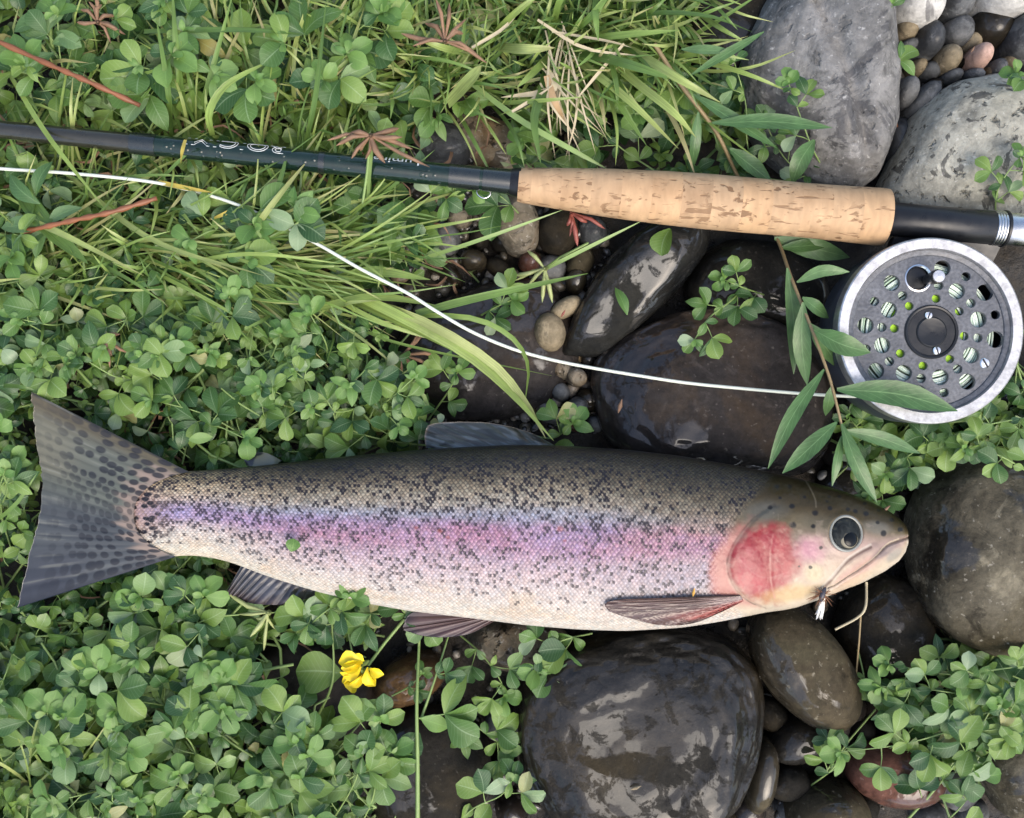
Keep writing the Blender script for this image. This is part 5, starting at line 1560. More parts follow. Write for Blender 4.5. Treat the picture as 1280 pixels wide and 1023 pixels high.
HEADLINE = [(975, 575), (962, 600), (940, 625), (918, 655), (902, 685), (893, 712), (897, 738), (915, 752), (960, 800)]
hx_at = np.interp(QY, [p[1] for p in HEADLINE], [p[0] for p in HEADLINE])
wob = (fl(0.06, 3, 1, 4) - 0.5) * 14
scaled = 1 - sstep(-12, 6, QX - hx_at + wob)      # 1 where there are scales

K = 0.525
def L(*c): return np.array(lin(c, K))
def blend(col, m, c):
    return col * (1 - m[..., None]) + np.asarray(c) * m[..., None]

# --- body colour zones (bands from back to belly), in v, shifting along the fish
n1 = fl(0.012, 4, 3, 1) - 0.5; n2 = fl(0.05, 4, 1.6, 2) - 0.5
vv = v + n1 * 0.05 + n2 * 0.035
tail = 1 - sstep(190, 420, AX)                    # towards the tail
front = sstep(640, 900, AX)
stops = np.array([0.0, 0.07, 0.16, 0.24, 0.32, 0.37, 0.43, 0.53, 0.61, 0.70, 0.80, 0.90, 1.0])
cm = np.array([L(46, 46, 36), L(62, 59, 44), L(120, 110, 88), L(174, 162, 138), L(194, 184, 168), L(184, 178, 188), L(184, 156, 184), L(190, 150, 174), L(200, 172, 186), L(216, 194, 196), L(222, 208, 200), L(230, 218, 202), L(238, 230, 216)])
ct = np.array([L(116, 106, 80), L(160, 146, 112), L(202, 182, 148), L(218, 198, 168), L(213, 192, 178), L(204, 182, 192), L(190, 170, 202), L(192, 172, 204), L(222, 204, 202), L(236, 224, 208), L(236, 226, 208), L(238, 226, 202), L(236, 222, 194)])
cf = np.array([L(46, 46, 34), L(60, 58, 44), L(88, 82, 64), L(120, 111, 90), L(148, 136, 116), L(166, 154, 138), L(186, 138, 146), L(192, 140, 154), L(190, 170, 176), L(196, 182, 188), L(206, 196, 194), L(224, 212, 198), L(236, 228, 214)])
def zone(tab): return np.stack([np.interp(vv, stops, tab[:, i]) for i in range(3)], -1)
col = zone(cm); col = blend(col, tail, zone(ct)) ; col = col * (1 - front[..., None]) + zone(cf) * front[..., None]
# violet to rose to blue drift within the band
band = np.exp(-((vv - 0.46 - 0.02 * front) / 0.10) ** 2)
dr = fl(0.010, 3, 2.5, 12)
col = blend(col, band * sstep(0.50, 0.68, dr) * 0.25, L(156, 154, 208))
col = blend(col, band * sstep(0.46, 0.30, dr) * 0.5 if False else band * (1 - sstep(0.34, 0.48, dr)) * 0.40, L(196, 124, 150))
col = blend(col, np.exp(-((vv - 0.365) / 0.035) ** 2) * (1 - tail) * (1 - front) * 0.25, L(164, 178, 198))
# pale belly, tan patches low on the flank
col = blend(col, sstep(0.74, 0.84, vv) * (1 - sstep(0.90, 0.97, vv)) * sstep(0.45, 0.6, fl(0.02, 3, 2, 15)) * 0.5, L(224, 200, 170))
# every scale its own value
bri = 0.66 + 0.68 * cid
bm_ = 0.45 + 0.55 * (1 - sstep(0.2, 0.9, v))
col_s = col * (1 + (bri - 1)[..., None] * np.stack([bm_] * 3, -1))
hue = (_hash(np.floor(cid * 9999), cid * 0, cid * 0, 3) - 0.5)[..., None] * np.array([0.10, -0.02, -0.10])
col_s = col_s * (1 + hue)
col_s = col_s * (1 + 0.34 * dome - 0.10)[..., None]  # highlight painted into the colour: each scale brighter at its middle
# dark pigment on the skin between scales: heavy on the back, faint on the belly
seam = edge * np.interp(vv, [0, 0.2, 0.36, 0.5, 0.65, 0.8, 1], [0.80, 0.66, 0.5, 0.36, 0.34, 0.26, 0.14])
col_s = blend(col_s, seam, L(66, 58, 62) * 0.9)
# dark x-shaped flecks
# (x-shaped: they sit where four scales meet and run out along the seams)
jd = np.full(AX.shape, 9e9); jx_ = np.zeros(AX.shape); jy_ = np.zeros(AX.shape); jid = np.zeros(AX.shape)
for dr in (-1, 0, 1, 2):
    r_ = ri + dr
    off = np.where(np.mod(r_, 2) == 0, PIT / 2, PIT)
    ci0 = np.floor((sc_x - off) / PIT)
    for dc in (0, 1):
        ci = ci0 + dc
        ddx = sc_x - (ci * PIT + off) - 2.0 * (_hash(ci, r_, ci * 0, 45) - .5); ddy = sc_y - r_ * ROW - 1.3 * (_hash(ci, r_, ci * 0, 46) - .5)
        d = np.hypot(ddx, ddy * 1.4)
        near = d < jd
        jx_ = np.where(near, ddx, jx_); jy_ = np.where(near, ddy, jy_); jid = np.where(near, _hash(ci, r_, ci * 0, 44), jid); jd = np.where(near, d, jd)
xarm = np.abs(np.abs(jx_) * ROW - np.abs(jy_) * PIT / 2) / math.hypot(ROW, PIT / 2)
xw = 0.75 + 0.55 * np.mod(jid * 913.0, 1.0)
xl = 1.5 + 2.0 * np.mod(jid * 577.0, 1.0)
xmark = np.maximum((1 - sstep(xw, xw + 0.55, xarm)) * (1 - sstep(xl, xl + 1.1, np.hypot(jx_, jy_))), 1 - sstep(0.7, 1.4, np.hypot(jx_, jy_)))
sp_f = np.interp(v, [0.0, 0.30, 0.42], [0.0, 0.0, 1.0])
sp_n = vnoise(sc_x / 3.9, sc_y / 2.9, seed=42) * (1 - sp_f) + vnoise(sc_x / 5.4, sc_y / 4.2, seed=40) * sp_f; sp_b = vnoise(sc_x / 26, sc_y / 15, seed=41)
dens = np.interp(vv, [0, 0.1, 0.2, 0.36, 0.46, 0.56, 0.64, 0.74, 0.84, 0.90], [0.30, 0.40, 0.46, 0.50, 0.30, 0.30, 0.40, 0.34, 0.12, 0.0])
dt = np.interp(v, [0, 0.2, 0.5, 0.7, 0.80, 0.9], [0.5, 0.56, 0.56, 0.50, 0.16, 0.0])
dens = dens * (1 - tail) + dt * tail
dens = dens * (1 - 0.25 * front * (v > 0.5)) * (1 - 0.45 * front * (v < 0.36))
lev = 1 - dens * 0.74 + (0.5 - sp_b) * 0.22
patch = 0.35 + 1.3 * sp_b
fleck = xmark * (jid < dens * 0.66 * patch)
col_s = blend(col_s, np.clip(fleck, 0, 1) * np.interp(v, [0.3, 0.45, 0.62, 0.8], [0.92, 0.74, 0.84, 0.7]), L(40, 37, 46))
# the band of colour dies out before the tail root
col_s = blend(col_s, (1 - sstep(160, 235, AX)) * sstep(0.12, 0.3, v) * (1 - sstep(0.6, 0.85, v)) * 0.85, L(196, 164, 150))
col_s = col_s * (0.9 + 0.2 * fl(0.3, 2, 1, 91))[..., None]
# rounder blots at the tail root
root_m = 1 - sstep(186, 235, AX)
bx_, by_ = AX / 11.0, PY / 9.0
bl = np.full(AX.shape, 9.0)
for dx in (-1, 0, 1):
    for dy in (-1, 0, 1):
        ix, iy = np.floor(bx_) + dx, np.floor(by_) + dy
        px_, py_ = ix + 0.5 + 0.95 * (_hash(ix, iy, ix * 0, 51) - .5), iy + 0.5 + 0.9 * (_hash(ix, iy, ix * 0, 52) - .5)
        bl = np.minimum(bl, np.hypot((bx_ - px_) * 0.8, (by_ - py_) * 1.15))
col_s = blend(col_s, root_m * (1 - sstep(0.26, 0.40, bl + (fl(0.22, 2, 1, 88) - .5) * .22)) * (v < 0.84), L(48, 44, 50))

# --- head
hcol = np.zeros_like(col)
hv = (QY - np.interp(QX, [p[0] for p in TOP], [p[1] for p in TOP])) 
hb = np.interp(QX, [p[0] for p in BOT], [p[1] for p in BOT])
hu = np.clip(hv / np.maximum(10, hb - (QY - hv)), -0.1, 1.1) + (fl(0.03, 3, 1, 60) - 0.5) * 0.10
hs = np.array([0, 0.14, 0.28, 0.36, 0.44, 0.58, 0.75, 0.9, 1.0])
hc = np.array([L(44, 38, 18), L(66, 56, 30), L(94, 80, 50), L(120, 106, 76), L(158, 138, 118), L(206, 176, 162), L(220, 194, 168), L(230, 210, 180), L(236, 222, 198)])
hcol = np.stack([np.interp(hu, hs, hc[:, i]) for i in range(3)], -1)
def blob(cx, cy, rx, ry, soft=0.35, nz=0.35, an=0):
    ca, sa = math.cos(math.radians(an)), math.sin(math.radians(an))
    a = ((QX - cx) * ca + (QY - cy) * sa) / rx; b = (-(QX - cx) * sa + (QY - cy) * ca) / ry
    r = np.hypot(a, b) + (fl(0.07, 4, 1, int(cx)) - 0.5) * nz
    return 1 - sstep(1 - soft, 1 + soft * 0.4, r)
red = blob(952, 703, 47, 52, 0.35, 0.55) ; 
hcol = blend(hcol, red * 0.97, L(172, 46, 54))
hcol = blend(hcol, blob(935, 705, 22, 26, .7) * 0.4, L(196, 92, 106))
hcol = blend(hcol, blob(978, 700, 14, 38, .5, .5) * 0.85, L(192, 78, 82))
hcol = blend(hcol, blob(938, 728, 24, 14, .6, .4, 20) * 0.7, L(204, 82, 92))
hcol = blend(hcol, sstep(0.5, 0.64, fl(0.055, 4, 1, 73)) * red * 0.30, L(200, 100, 108))
hcol = blend(hcol, sstep(0.54, 0.66, fl(0.08, 4, 1, 74)) * red * 0.6, L(166, 50, 60))
hcol = blend(hcol, blob(1012, 688, 19, 18, .8, .9) * 0.75, L(222, 154, 170))
hcol = blend(hcol, blob(1005, 715, 20, 10, .7, .5) * 0.4, L(214, 178, 160))
hcol = blend(hcol, blob(985, 742, 40, 12, .6, .5, -8) * 0.6, L(232, 196, 130))
hcol = blend(hcol, blob(1018, 716, 14, 12, .6, .3) * 0.7, L(232, 220, 176))
hcol = blend(hcol, blob(955, 640, 34, 16, .7, .4, -8) * 0.7, L(116, 116, 108))
hcol = blend(hcol, blob(1022, 655, 40, 14, .8, .3, 10) * 0.5, L(128, 122, 104))
hcol = blend(hcol, blob(1095, 660, 22, 9, .6, .3, 8) * 0.6, L(150, 146, 134))
# lower jaw and jaw bone
hcol = blend(hcol, blob(1072, 712, 46, 10, .5, .3, -33) * 0.7, L(222, 176, 160))
hcol = blend(hcol, blob(1105, 690, 22, 7, .5, .3, -30) * 0.85, L(150, 134, 130))
hcol = blend(hcol, blob(1118, 694, 14, 6, .5, .2, -40) * 0.8, L(176, 170, 156))
hcol = blend(hcol, blob(1062, 730, 34, 7, .6, .3, -28) * 0.6, L(236, 204, 170))
def stroke(pts, w, soft=1.0):
    return 1 - sstep(w * 0.5, w * 0.5 + soft, dpoly(QX, QY, catmull(pts, 40) if len(pts) > 2 else pts))
GILL = [(972, 632), (958, 636), (942, 648), (928, 664), (915, 684), (909, 702), (911, 720), (920, 738), (936, 752), (958, 762)]
GILL2 = [(p[0] - 2.6, p[1] + 1.2) for p in GILL]
MAX_U = [(1088, 684), (1076, 690), (1062, 699), (1050, 711), (1040, 723), (1030, 736)]
GAPE = [(1135, 673), (1122, 677), (1110, 682), (1099, 692), (1088, 703), (1070, 716), (1050, 728), (1036, 737)]
PREOP = [(966, 668), (963, 690), (963, 710), (964, 728), (968, 746)]
hcol = blend(hcol, stroke([(p[0] + 2.4, p[1] - .6) for p in GILL], 0.8, 1.8) * 0.3 * sstep(640, 672, QY), L(222, 190, 170))
NEUT = L(70, 62, 52)
hcol = blend(hcol, stroke(PREOP, 0.4, 1.8) * 0.5 * (0.4 + 0.6 * sstep(0.4, 0.6, fl(0.08, 3, 1, 76))), L(226, 164, 150))
hcol = blend(hcol, stroke([(925, 700), (945, 718), (962, 722), (985, 716)], 0.4, 1.6) * 0.15, L(226, 150, 150))
hcol = blend(hcol, stroke(MAX_U, 2.0, 1.6) * 0.75, L(120, 92, 80))
hcol = blend(hcol, stroke([(1088, 681), (1062, 696), (1042, 718), (1026, 736)], 1.0, 2) * 0.6, L(240, 226, 206))
hcol = blend(hcol, stroke(GAPE, 1.4, 1.4) * 0.8, L(84, 66, 56))
hcol = blend(hcol, stroke([(p[0] + 1, p[1] - 2.6) for p in GAPE[1:]], 1.0, 1.4) * 0.6, L(238, 222, 190))
hcol = blend(hcol, stroke([(985, 578), (1004, 596), (1018, 622), (1020, 634)], 0.6, 1.2) * 0.35, L(160, 150, 128))
C4 = lambda a, b: (870 + a / 4.571, 580 + b / 4.571)
for a, b, r in [(425, 250, 3.6), (548, 243, 3.8), (682, 280, 4.4), (553, 350, 5.0), (670, 355, 3.4), (765, 255, 3.2), (868, 262, 3.0), (910, 270, 3.6), (972, 285, 3.8), (1070, 397, 4.4), (1165, 375, 3.8), (1035, 335, 3.2), (655, 592, 2.8), (715, 480, 2.8), (465, 130, 3.2), (535, 130, 3.4), (760, 188, 2.6), (820, 188, 2.6), (1120, 320, 3.4), (750, 216, 2.4), (1045, 265, 2.6), (965, 225, 2.4), (620, 190, 2.2), (480, 195, 2.4), (385, 120, 3), (330, 190, 2.6), (590, 585, 1.8)]:
    cx, cy = C4(a, b)
    m = 1 - sstep(r * 0.55, r * 1.15, np.hypot(QX - cx, (QY - cy) * 1.1) + (fl(0.2, 2, 1, int(a)) - 0.5) * 1.6)
    hcol = blend(hcol, m * 0.9, L(30, 29, 28))
# grain of the skin on the head
hcol = hcol * (0.90 + 0.20 * fl(0.25, 3, 1, 71))[..., None]
hcol = blend(hcol, sstep(0.58, 0.75, fl(0.09, 4, 1, 72)) * 0.15 * (hu > 0.3), L(238, 214, 190))
# pink strip between gill edge and scales
col_s = blend(col_s, blob(899, 714, 14, 32, .6, .5, 6) * 0.75, L(206, 122, 116))
col_s = blend(col_s, blob(915, 742, 24, 10, .6, .4, 12) * 0.75, L(196, 92, 92))
hcol = blend(hcol, (1 - sstep(-6, 2, QX - np.interp(QY, [p[1] for p in GILL], [p[0] for p in GILL]))) * sstep(646, 676, QY + (fl(0.08, 3, 1, 93) - .5) * 30) * (1 - sstep(748, 764, QY)) * 0.8, L(208, 132, 122))
col = col_s * scaled[..., None] + hcol * (1 - scaled)[..., None]
gw = sstep(0.42, 0.56, fl(0.06, 3, 1, 75))
col = blend(col, stroke(GILL, 0.4, 1.5) * (0.16 + 0.40 * gw) * sstep(630, 668, QY) * up, L(78, 62, 50))
col = blend(col, stroke([(968, 632), (964, 633)], 2, 3.0) * 0.45, L(46, 42, 42))
# the scaled skin thins out into the fin rays
end = (1 - sstep(0, 24, AX - 146 - 14 * fbm(AA * 9, AA * 0, seed=95, oct=2))) * (AX < 200)
col = blend(col, end * 0.75, L(112, 110, 98))
# small abrasions
for a, b, r in [(550, 664, 4), (560, 672, 3), (700, 662, 5), (706, 676, 3), (520, 660, 3)]:
    col = blend(col, blob(a, b, r, r * 0.8, .6, .8) * 0.6, L(178, 92, 84))
col = np.clip(col, 0.004, 0.9)

# --- relief
rel = scaled * (0.00022 * dome - 0.00016 * edge + 0.00007 * cdx / 2.7)
op = blob(960, 695, 52, 62, .25, 0.02) * (QX > np.interp(QY, [p[1] for p in GILL], [p[0] for p in GILL]) - 1)
rel = rel + 0.0007 * sstep(-2, 9, QX - np.interp(QY, [p[1] for p in GILL], [p[0] for p in GILL])) * (1 - sstep(20, 70, QX - np.interp(QY, [p[1] for p in GILL], [p[0] for p in GILL]))) * sstep(628, 645, QY) * (1 - sstep(752, 766, QY))
rel = rel - 0.00012 * stroke(GILL, 1, 6)
rel = rel - 0.0009 * stroke(GAPE, 0.8, 2.8) - 0.0003 * stroke(MAX_U, 0.4, 4.5) + 0.0007 * stroke([(1094, 688), (1070, 703), (1044, 727)], 6, 8)
rel = rel + 0.0002 * stroke(PREOP, 0.5, 5) + (1 - scaled) * 0.0009 * (fl(0.045, 4, 1, 81) - .5) + (1 - scaled) * 0.00012 * (fl(0.3, 3, 1, 80) - .5)
er = np.hypot(QX - 1057, QY - 667)
rel = rel + 0.0007 * (1 - sstep(20, 31, er)) - 0.0030 * (1 - sstep(16, 24, er))
hcol_ring = None
rel = rel * np.clip(sn * 3, 0, 1)
nzv = np.stack([np.zeros_like(sn), np.cos(AA), np.abs(sn) + 0.15], -1)
nzv /= np.linalg.norm(nzv, axis=-1)[..., None]
VYr = VY + rel * nzv[..., 1]; VZr = VZ + rel * nzv[..., 2]
# gentle sag so that the flank is not a perfect ellipse
VZr = VZr + up * 0.0012 * (fbm(AX / 90, v * 3, seed=90, oct=2) - 0.5) * np.clip(sn, 0, 1)

NT_ = len(ang)
Vv = np.stack([VX, VYr, VZr], -1).reshape(-1, 3) - np.array(TO)
ii = np.arange(len(xs) * NT_).reshape(len(xs), NT_)
jn = np.roll(ii, -1, axis=1)
Fq = np.stack([ii[:-1], ii[1:], jn[1:], jn[:-1]], -1).reshape(-1, 4)
rough = np.where(scaled > 0.5, 0.34, 0.30)
colA = np.concatenate([col, np.ones(col.shape[:2] + (1,))], -1).reshape(-1, 4)


def skin_mat(name, rough=0.34, coat=0.35, spec=0.5, transl=0.0, bscale=900.0, metal=0.0):
    t = NT(name)
    at = t.n('Attribute', {'attribute_name': 'skin'})
    nz = t.n('TexNoise', None, Vector=t.n('TexCoord').outputs['Object'], Scale=bscale, Detail=3.0)
    b = t.n('BsdfPrincipled', None, Base_Color=at.outputs['Color'], Roughness=rough, Coat_Weight=coat, Coat_Roughness=0.18, Normal=t.bump(nz.outputs[0], 0.12, 0.0004), Metallic=metal)
    b.inputs['Specular IOR Level'].default_value = spec
    if not transl: return t.surf(b)
    tr = t.n('BsdfTranslucent', None, Color=at.outputs['Color'])
    return t.surf(t.n('MixShader', None, i0=transl, i1=b, i2=tr))


M_SKIN = skin_mat('trout_skin', 0.34, 0.14, 0.26)
M_FIN = skin_mat('trout_fin', 0.3, 0.5, transl=0.15)
body = link('body', mesh_np('body', Vv, Fq, M_SKIN, True, {'skin': ('FLOAT_COLOR', colA)}), trout)

# --- surface height under a photo point (for things that lie on the flank)
_sx, _sy, _sz = QX[::4, :NA:3].ravel(), QY[::4, :NA:3].ravel(), VZ[::4, :NA:3].ravel()
def surf_z(x, y):
    i = np.argmin((_sx - x) ** 2 + (_sy - y) ** 2)
    return float(_sz[i])


# --- eye
EX, EY = 1057, 667
ez = surf_z(EX, EY) - 0.0010
gx_ = (W(EX + 18, EY, surf_z(EX + 18, EY)) - W(EX - 18, EY, surf_z(EX - 18, EY))).normalized()
gy_ = (W(EX, EY - 18, surf_z(EX, EY - 18)) - W(EX, EY + 18, surf_z(EX, EY + 18))).normalized()
en = gx_.cross(gy_).normalized()
gx_ = gy_.cross(en).normalized(); gy_ = en.cross(gx_)
ec = W(EX, EY, ez)
ek = S * (H - ez) / H


def dome_part(name, cx, cy, r, z0, hgt, mat, parent, base=0.0, n=40, inner=0.0):
    mb = MB()
    prof = [(r * math.cos(a) if a < 1.57 else 0.0001, hgt * math.sin(a)) for a in np.linspace(0, math.pi / 2, 10)]
    prof = [(r * 1.0, -0.002)] + prof
    c = ec + gx_ * ((cx - EX) * ek) - gy_ * ((cy - EY) * ek) + en * (z0 - ez)
    mb.lathe([(p * ek, h) for p, h in prof], n, (c - TO, gx_, gy_, en))
    return mb.build(name, mat, parent)


t = NT('eye_iris')
co = t.n('TexCoord').outputs['Object']
M_IRIS = t.surf(t.n('BsdfPrincipled', None, Base_Color=t.ramp(t.n('TexNoise', None, Vector=co, Scale=260.0, Detail=5.0, Distortion=1.5).outputs[0], [(0.35, (0.010, 0.012, 0.013)), (0.55, (0.024, 0.028, 0.028)), (0.75, (0.085, 0.078, 0.055))]), Roughness=0.5, Specular_IOR_Level=0.12))
t = NT('eye_pupil')
M_PUPIL = t.surf(t.n('BsdfPrincipled', None, Base_Color=(0.003, 0.004, 0.005), Roughness=0.05, Specular_IOR_Level=0.22))
M_LID = simple('eye_ring', (0.20, 0.205, 0.18), 0.35, var=0.25, scale=250, coat=0.4)
M_GOLD = simple('eye_gold_ring', (0.17, 0.15, 0.10), 0.5, metal=0.0, var=0.7, scale=220)
eye = dome_part('eye', EX, EY, 20.2, ez, 0.0030, M_IRIS, trout)
mb = MB()
pts = [ec + gx_ * (21.4 * ek * math.cos(q)) + gy_ * (21.4 * ek * math.sin(q)) + en * 0.0002 - TO for q in np.linspace(0, 2 * math.pi, 49)]
mb.tube(pts, 2.0 * S, 7, caps=False)
mb.build('eyelid', M_LID, eye)
dome_part('iris_ring', 1058.5, 673, 12.4, ez + 0.0018, 0.0012, M_GOLD, eye)
dome_part('pupil', 1059.5, 673.5, 10.4, ez + 0.0021, 0.0013, M_PUPIL, eye)

# --- fins
def fin(name, base, tip, z_base, z_tip, colour, nr=90, nq=120, rays=16, ray_h=0.00035, wave=0.0, thick=0.0005, surf=None, mid=None):
    """grid between a base polyline and a tip polyline; colour(q, r, x, y) -> rgb"""
    bq = np.array(catmull(base, nq)); tq = np.array(catmull(tip, nq))
    q = np.linspace(0, 1, nq)[:, None]; r = np.linspace(0, 1, nr)[None, :]
    x = bq[:, 0][:, None] * (1 - r) + tq[:, 0][:, None] * r
    y = bq[:, 1][:, None] * (1 - r) + tq[:, 1][:, None] * r
    ns = (fbm(q * 40 + 0 * r, r * 2 + 0 * q, seed=len(name), oct=3) - 0.5)
    ragged = np.clip((r - 0.8) / 0.2, 0, 1) * ns * 0.025
    x = x + (tq[:, 0] - bq[:, 0])[:, None] * ragged; y = y + (tq[:, 1] - bq[:, 1])[:, None] * ragged
    if surf: z = np.vectorize(lambda a, b: surf_z(a, b))(x, y); z = z + z_base + (z_tip - z_base) * r
    else: z = z_base + (z_tip - z_base) * r + 0 * q
    rayw = np.abs(np.sin(math.pi * rays * (q + 0.02 * ns * 0)))
    z = z + ray_h * rayw * np.minimum(1, r * 3) + wave * np.sin(q * 9 + r * 2.0) * r
    k = S * (H - z) / H
    V = np.stack([(x - 640) * k, -(y - 511.5) * k, z], -1).reshape(-1, 3) - np.array(TO)
    c = colour(q + 0 * r, r + 0 * q, x, y, rayw + 0 * r)
    cA = np.concatenate([np.clip(c, 0.004, .9), np.ones(c.shape[:2] + (1,))], -1).reshape(-1, 4)
    n = nq * nr
    ii = np.arange(n).reshape(nq, nr)
    Fq = np.stack([ii[:-1, :-1], ii[1:, :-1], ii[1:, 1:], ii[:-1, 1:]], -1).reshape(-1, 4)
    V2_ = V - np.array([0, 0, thick])
    rim = np.concatenate([ii[:, 0], ii[-1, 1:], ii[::-1, -1][1:], ii[0, ::-1][1:]])
    Fr = np.array([(a, b, b + n, a + n) for a, b in zip(rim[:-1], rim[1:])])
    me = mesh_np(name, np.concatenate([V, V2_]), np.concatenate([Fq, Fq[:, ::-1] + n, Fr]), M_FIN, True, {'skin': ('FLOAT_COLOR', np.concatenate([cA, cA]))})
    return link(name, me, trout)


def mixc(a, b, m): return a * (1 - m[..., None]) + np.asarray(b) * m[..., None]


def tail_col(q, r, x, y, ray):
    f = lambda s, sd, fy=1.0: fbm(x * s, y * s * fy, seed=sd, oct=3)
    st = fbm(q * 46, r * 2.4, seed=5, oct=3)
    c = np.zeros(x.shape + (3,)) + L(122, 126, 112)
    c = mixc(c, L(150, 146, 122), sstep(0.45, 0.9, r) * (1 - sstep(0.35, 0.5, q)) * 0.8)
    c = mixc(c, L(112, 98, 66), (1 - sstep(0.03, 0.16, q)) * 0.8)
    c = mixc(c, L(88, 92, 96), sstep(0.45, 0.62, q) * 0.85)
    c = mixc(c, L(74, 76, 84), sstep(0.75, 0.95, q) * sstep(0.4, 0.8, r) * 0.9)
    c = mixc(c, L(58, 58, 52), (1 - sstep(0.0, 0.025, q)) * 0.9)
    c = mixc(c, L(54, 56, 62), sstep(0.965, 0.995, q) * 0.9)
    c = c * (0.72 + 0.56 * st)[..., None]
    c = mixc(c, L(164, 164, 150), sstep(0.62, 0.8, st) * sstep(0.3, 0.7, r) * 0.45)
    # the scaled skin of the tail root runs out onto the rays
    c = mixc(c, L(186, 164, 146), (1 - sstep(0.05, 0.22, r + 0.16 * (st - 0.5) + 0.06 * np.sin(q * 60))) * sstep(0.02, 0.12, q) * (1 - sstep(0.88, 0.98, q)))
    # spots between the rays, in rows that fan out
    ry = q * 17.0; rx = r * 11.0 + 0.5 * np.floor(ry)
    d = np.full(x.shape, 9.0)
    for dx in (-1, 0, 1):
        for dy in (-1, 0, 1):
            iy = np.floor(ry) + dy
            ix = np.floor(rx) + dx
            px_ = ix + 0.5 + 0.5 * (_hash(ix, iy, ix * 0, 61) - .5); py_ = iy + 0.5 + 0.35 * (_hash(ix, iy, ix * 0, 62) - .5)
            keep = _hash(ix, iy, ix * 0, 63) < 0.86
            d = np.minimum(d, np.where(keep, np.hypot((rx - px_) * (0.78 + 0.3 * _hash(ix, iy, ix * 0, 64)), (ry - py_) * 0.92), 9))
    fade = np.interp(r, [0, 0.15, 0.55, 0.75, 0.95], [0.95, 0.95, 0.85, 0.5, 0.12])
    fade = fade * np.interp(q, [0, 0.32, 0.42, 0.58, 0.66, 1], [1, 1, .65, .65, 1, 1])
    c = mixc(c, L(42, 41, 44), (1 - sstep(0.30, 0.43, d)) * fade * 0.95)
    c = c * (0.86 + 0.2 * ray)[..., None]
    return c


fin('tail_fin', [(236, 590), (210, 597), (186, 609), (172, 624), (167, 642), (171, 662), (184, 678), (204, 690), (220, 696)],
    [(39, 490), (42, 520), (45, 550), (50, 580), (52.5, 605), (50, 640), (43, 672), (34, 705), (22, 760)], 0.0412, 0.0368, tail_col, 150, 260, rays=19, ray_h=0.00022, wave=0.0012)


def dark_fin(a, b, edgec=None):
    def f(q, r, x, y, ray):
        st = fbm(q * 30, r * 3, seed=int(a[0] * 1000) % 50, oct=3)
        c = np.zeros(x.shape + (3,)) + a
        c = mixc(c, b, sstep(0.35, 0.65, st))
        c = c * (0.78 + 0.3 * ray)[..., None]
        if edgec is not None: c = mixc(c, edgec[0], edgec[1](q, r))
        return c
    return f


def dorsal_col(q, r, x, y, ray):
    c = dark_fin(L(78, 82, 78), L(116, 126, 132))(q, r, x, y, ray)
    c = mixc(c, L(42, 46, 46), sstep(0.52, 0.62, fbm(q * 10, r * 5, seed=8, oct=2)) * 0.7)
    return mixc(c, L(176, 160, 140), sstep(0.93, 1.0, r) * 0.5)


fin('dorsal_fin', [(556, 562), (600, 559), (650, 557), (696, 558)], [(532, 560), (531, 545), (536, 532), (560, 528), (612, 529), (660, 540), (692, 556)], 0.036, 0.030, dorsal_col, 50, 110, rays=9, ray_h=0.0007)
fin('adipose_fin', [(345, 581), (330, 582), (316, 584)], [(352, 576), (330, 566), (306, 571), (308, 582)], 0.037, 0.034, lambda q, r, x, y, ray: mixc(np.zeros(x.shape + (3,)) + L(124, 128, 112), L(50, 56, 66), sstep(0.5, 0.6, fbm(x * .09, y * .12, seed=77, oct=2))), 30, 50, rays=1, ray_h=0.0)
fin('anal_fin', [(306, 700), (330, 714), (360, 727), (396, 738)], [(284, 738), (290, 748), (310, 754), (350, 756), (394, 746)], 0.034, 0.031, dark_fin(L(60, 58, 64), L(96, 98, 108), (L(78, 48, 46), lambda q, r: sstep(0.55, 1.0, r) * 0.55)), 60, 110, rays=11, ray_h=0.0007)
fin('pelvic_fin', [(624, 773), (612, 770), (598, 768)], [(612, 780), (585, 793), (545, 797), (510, 790), (504, 783), (516, 766), (560, 764), (592, 766)], 0.035, 0.033, dark_fin(L(92, 62, 60), L(112, 84, 80), (L(60, 48, 52), lambda q, r: sstep(0.8, 1.0, r) * 0.8)), 60, 110, rays=9, ray_h=0.0006)


def pect_col(q, r, x, y, ray):
    c = np.zeros(x.shape + (3,)) + L(98, 66, 62)
    st = fbm(q * 26, r * 2, seed=33, oct=3)
    c = mixc(c, L(132, 100, 92), sstep(0.4, 0.7, st) * 0.7)
    c = mixc(c, L(196, 168, 160), (1 - sstep(0.1, 0.42, r)) * 0.85)
    c = mixc(c, L(196, 78, 62), sstep(0.60, 0.85, q) * (1 - sstep(0.66, 0.9, r)) * 0.95)
    c = mixc(c, L(206, 150, 120), sstep(0.92, 1.0, q) * 0.6)
    c = mixc(c, L(44, 36, 38), (1 - sstep(0.05, 0.10, q)) * 0.9)
    c = mixc(c, L(168, 140, 96), sstep(0.05, 0.07, q) * (1 - sstep(0.08, 0.12, q)) * (1 - sstep(.3, .7, r)) * 0.8)
    dots = sstep(0.55, 0.8, np.sin(r * 46)) * (1 - sstep(0.10, 0.14, q)) * (1 - sstep(0.5, 0.6, r))
    c = mixc(c, L(26, 22, 24), dots * 0.9)
    return c * (0.8 + 0.28 * ray)[..., None]


fin('pectoral_fin', [(926, 745), (928, 748), (929, 752)], [(870, 746), (820, 748), (775, 750), (757, 755), (762, 764), (790, 774), (830, 782), (868, 779), (905, 764)], 0.0008, 0.0024, pect_col, 70, 120, rays=11, ray_h=0.0005, surf=True)

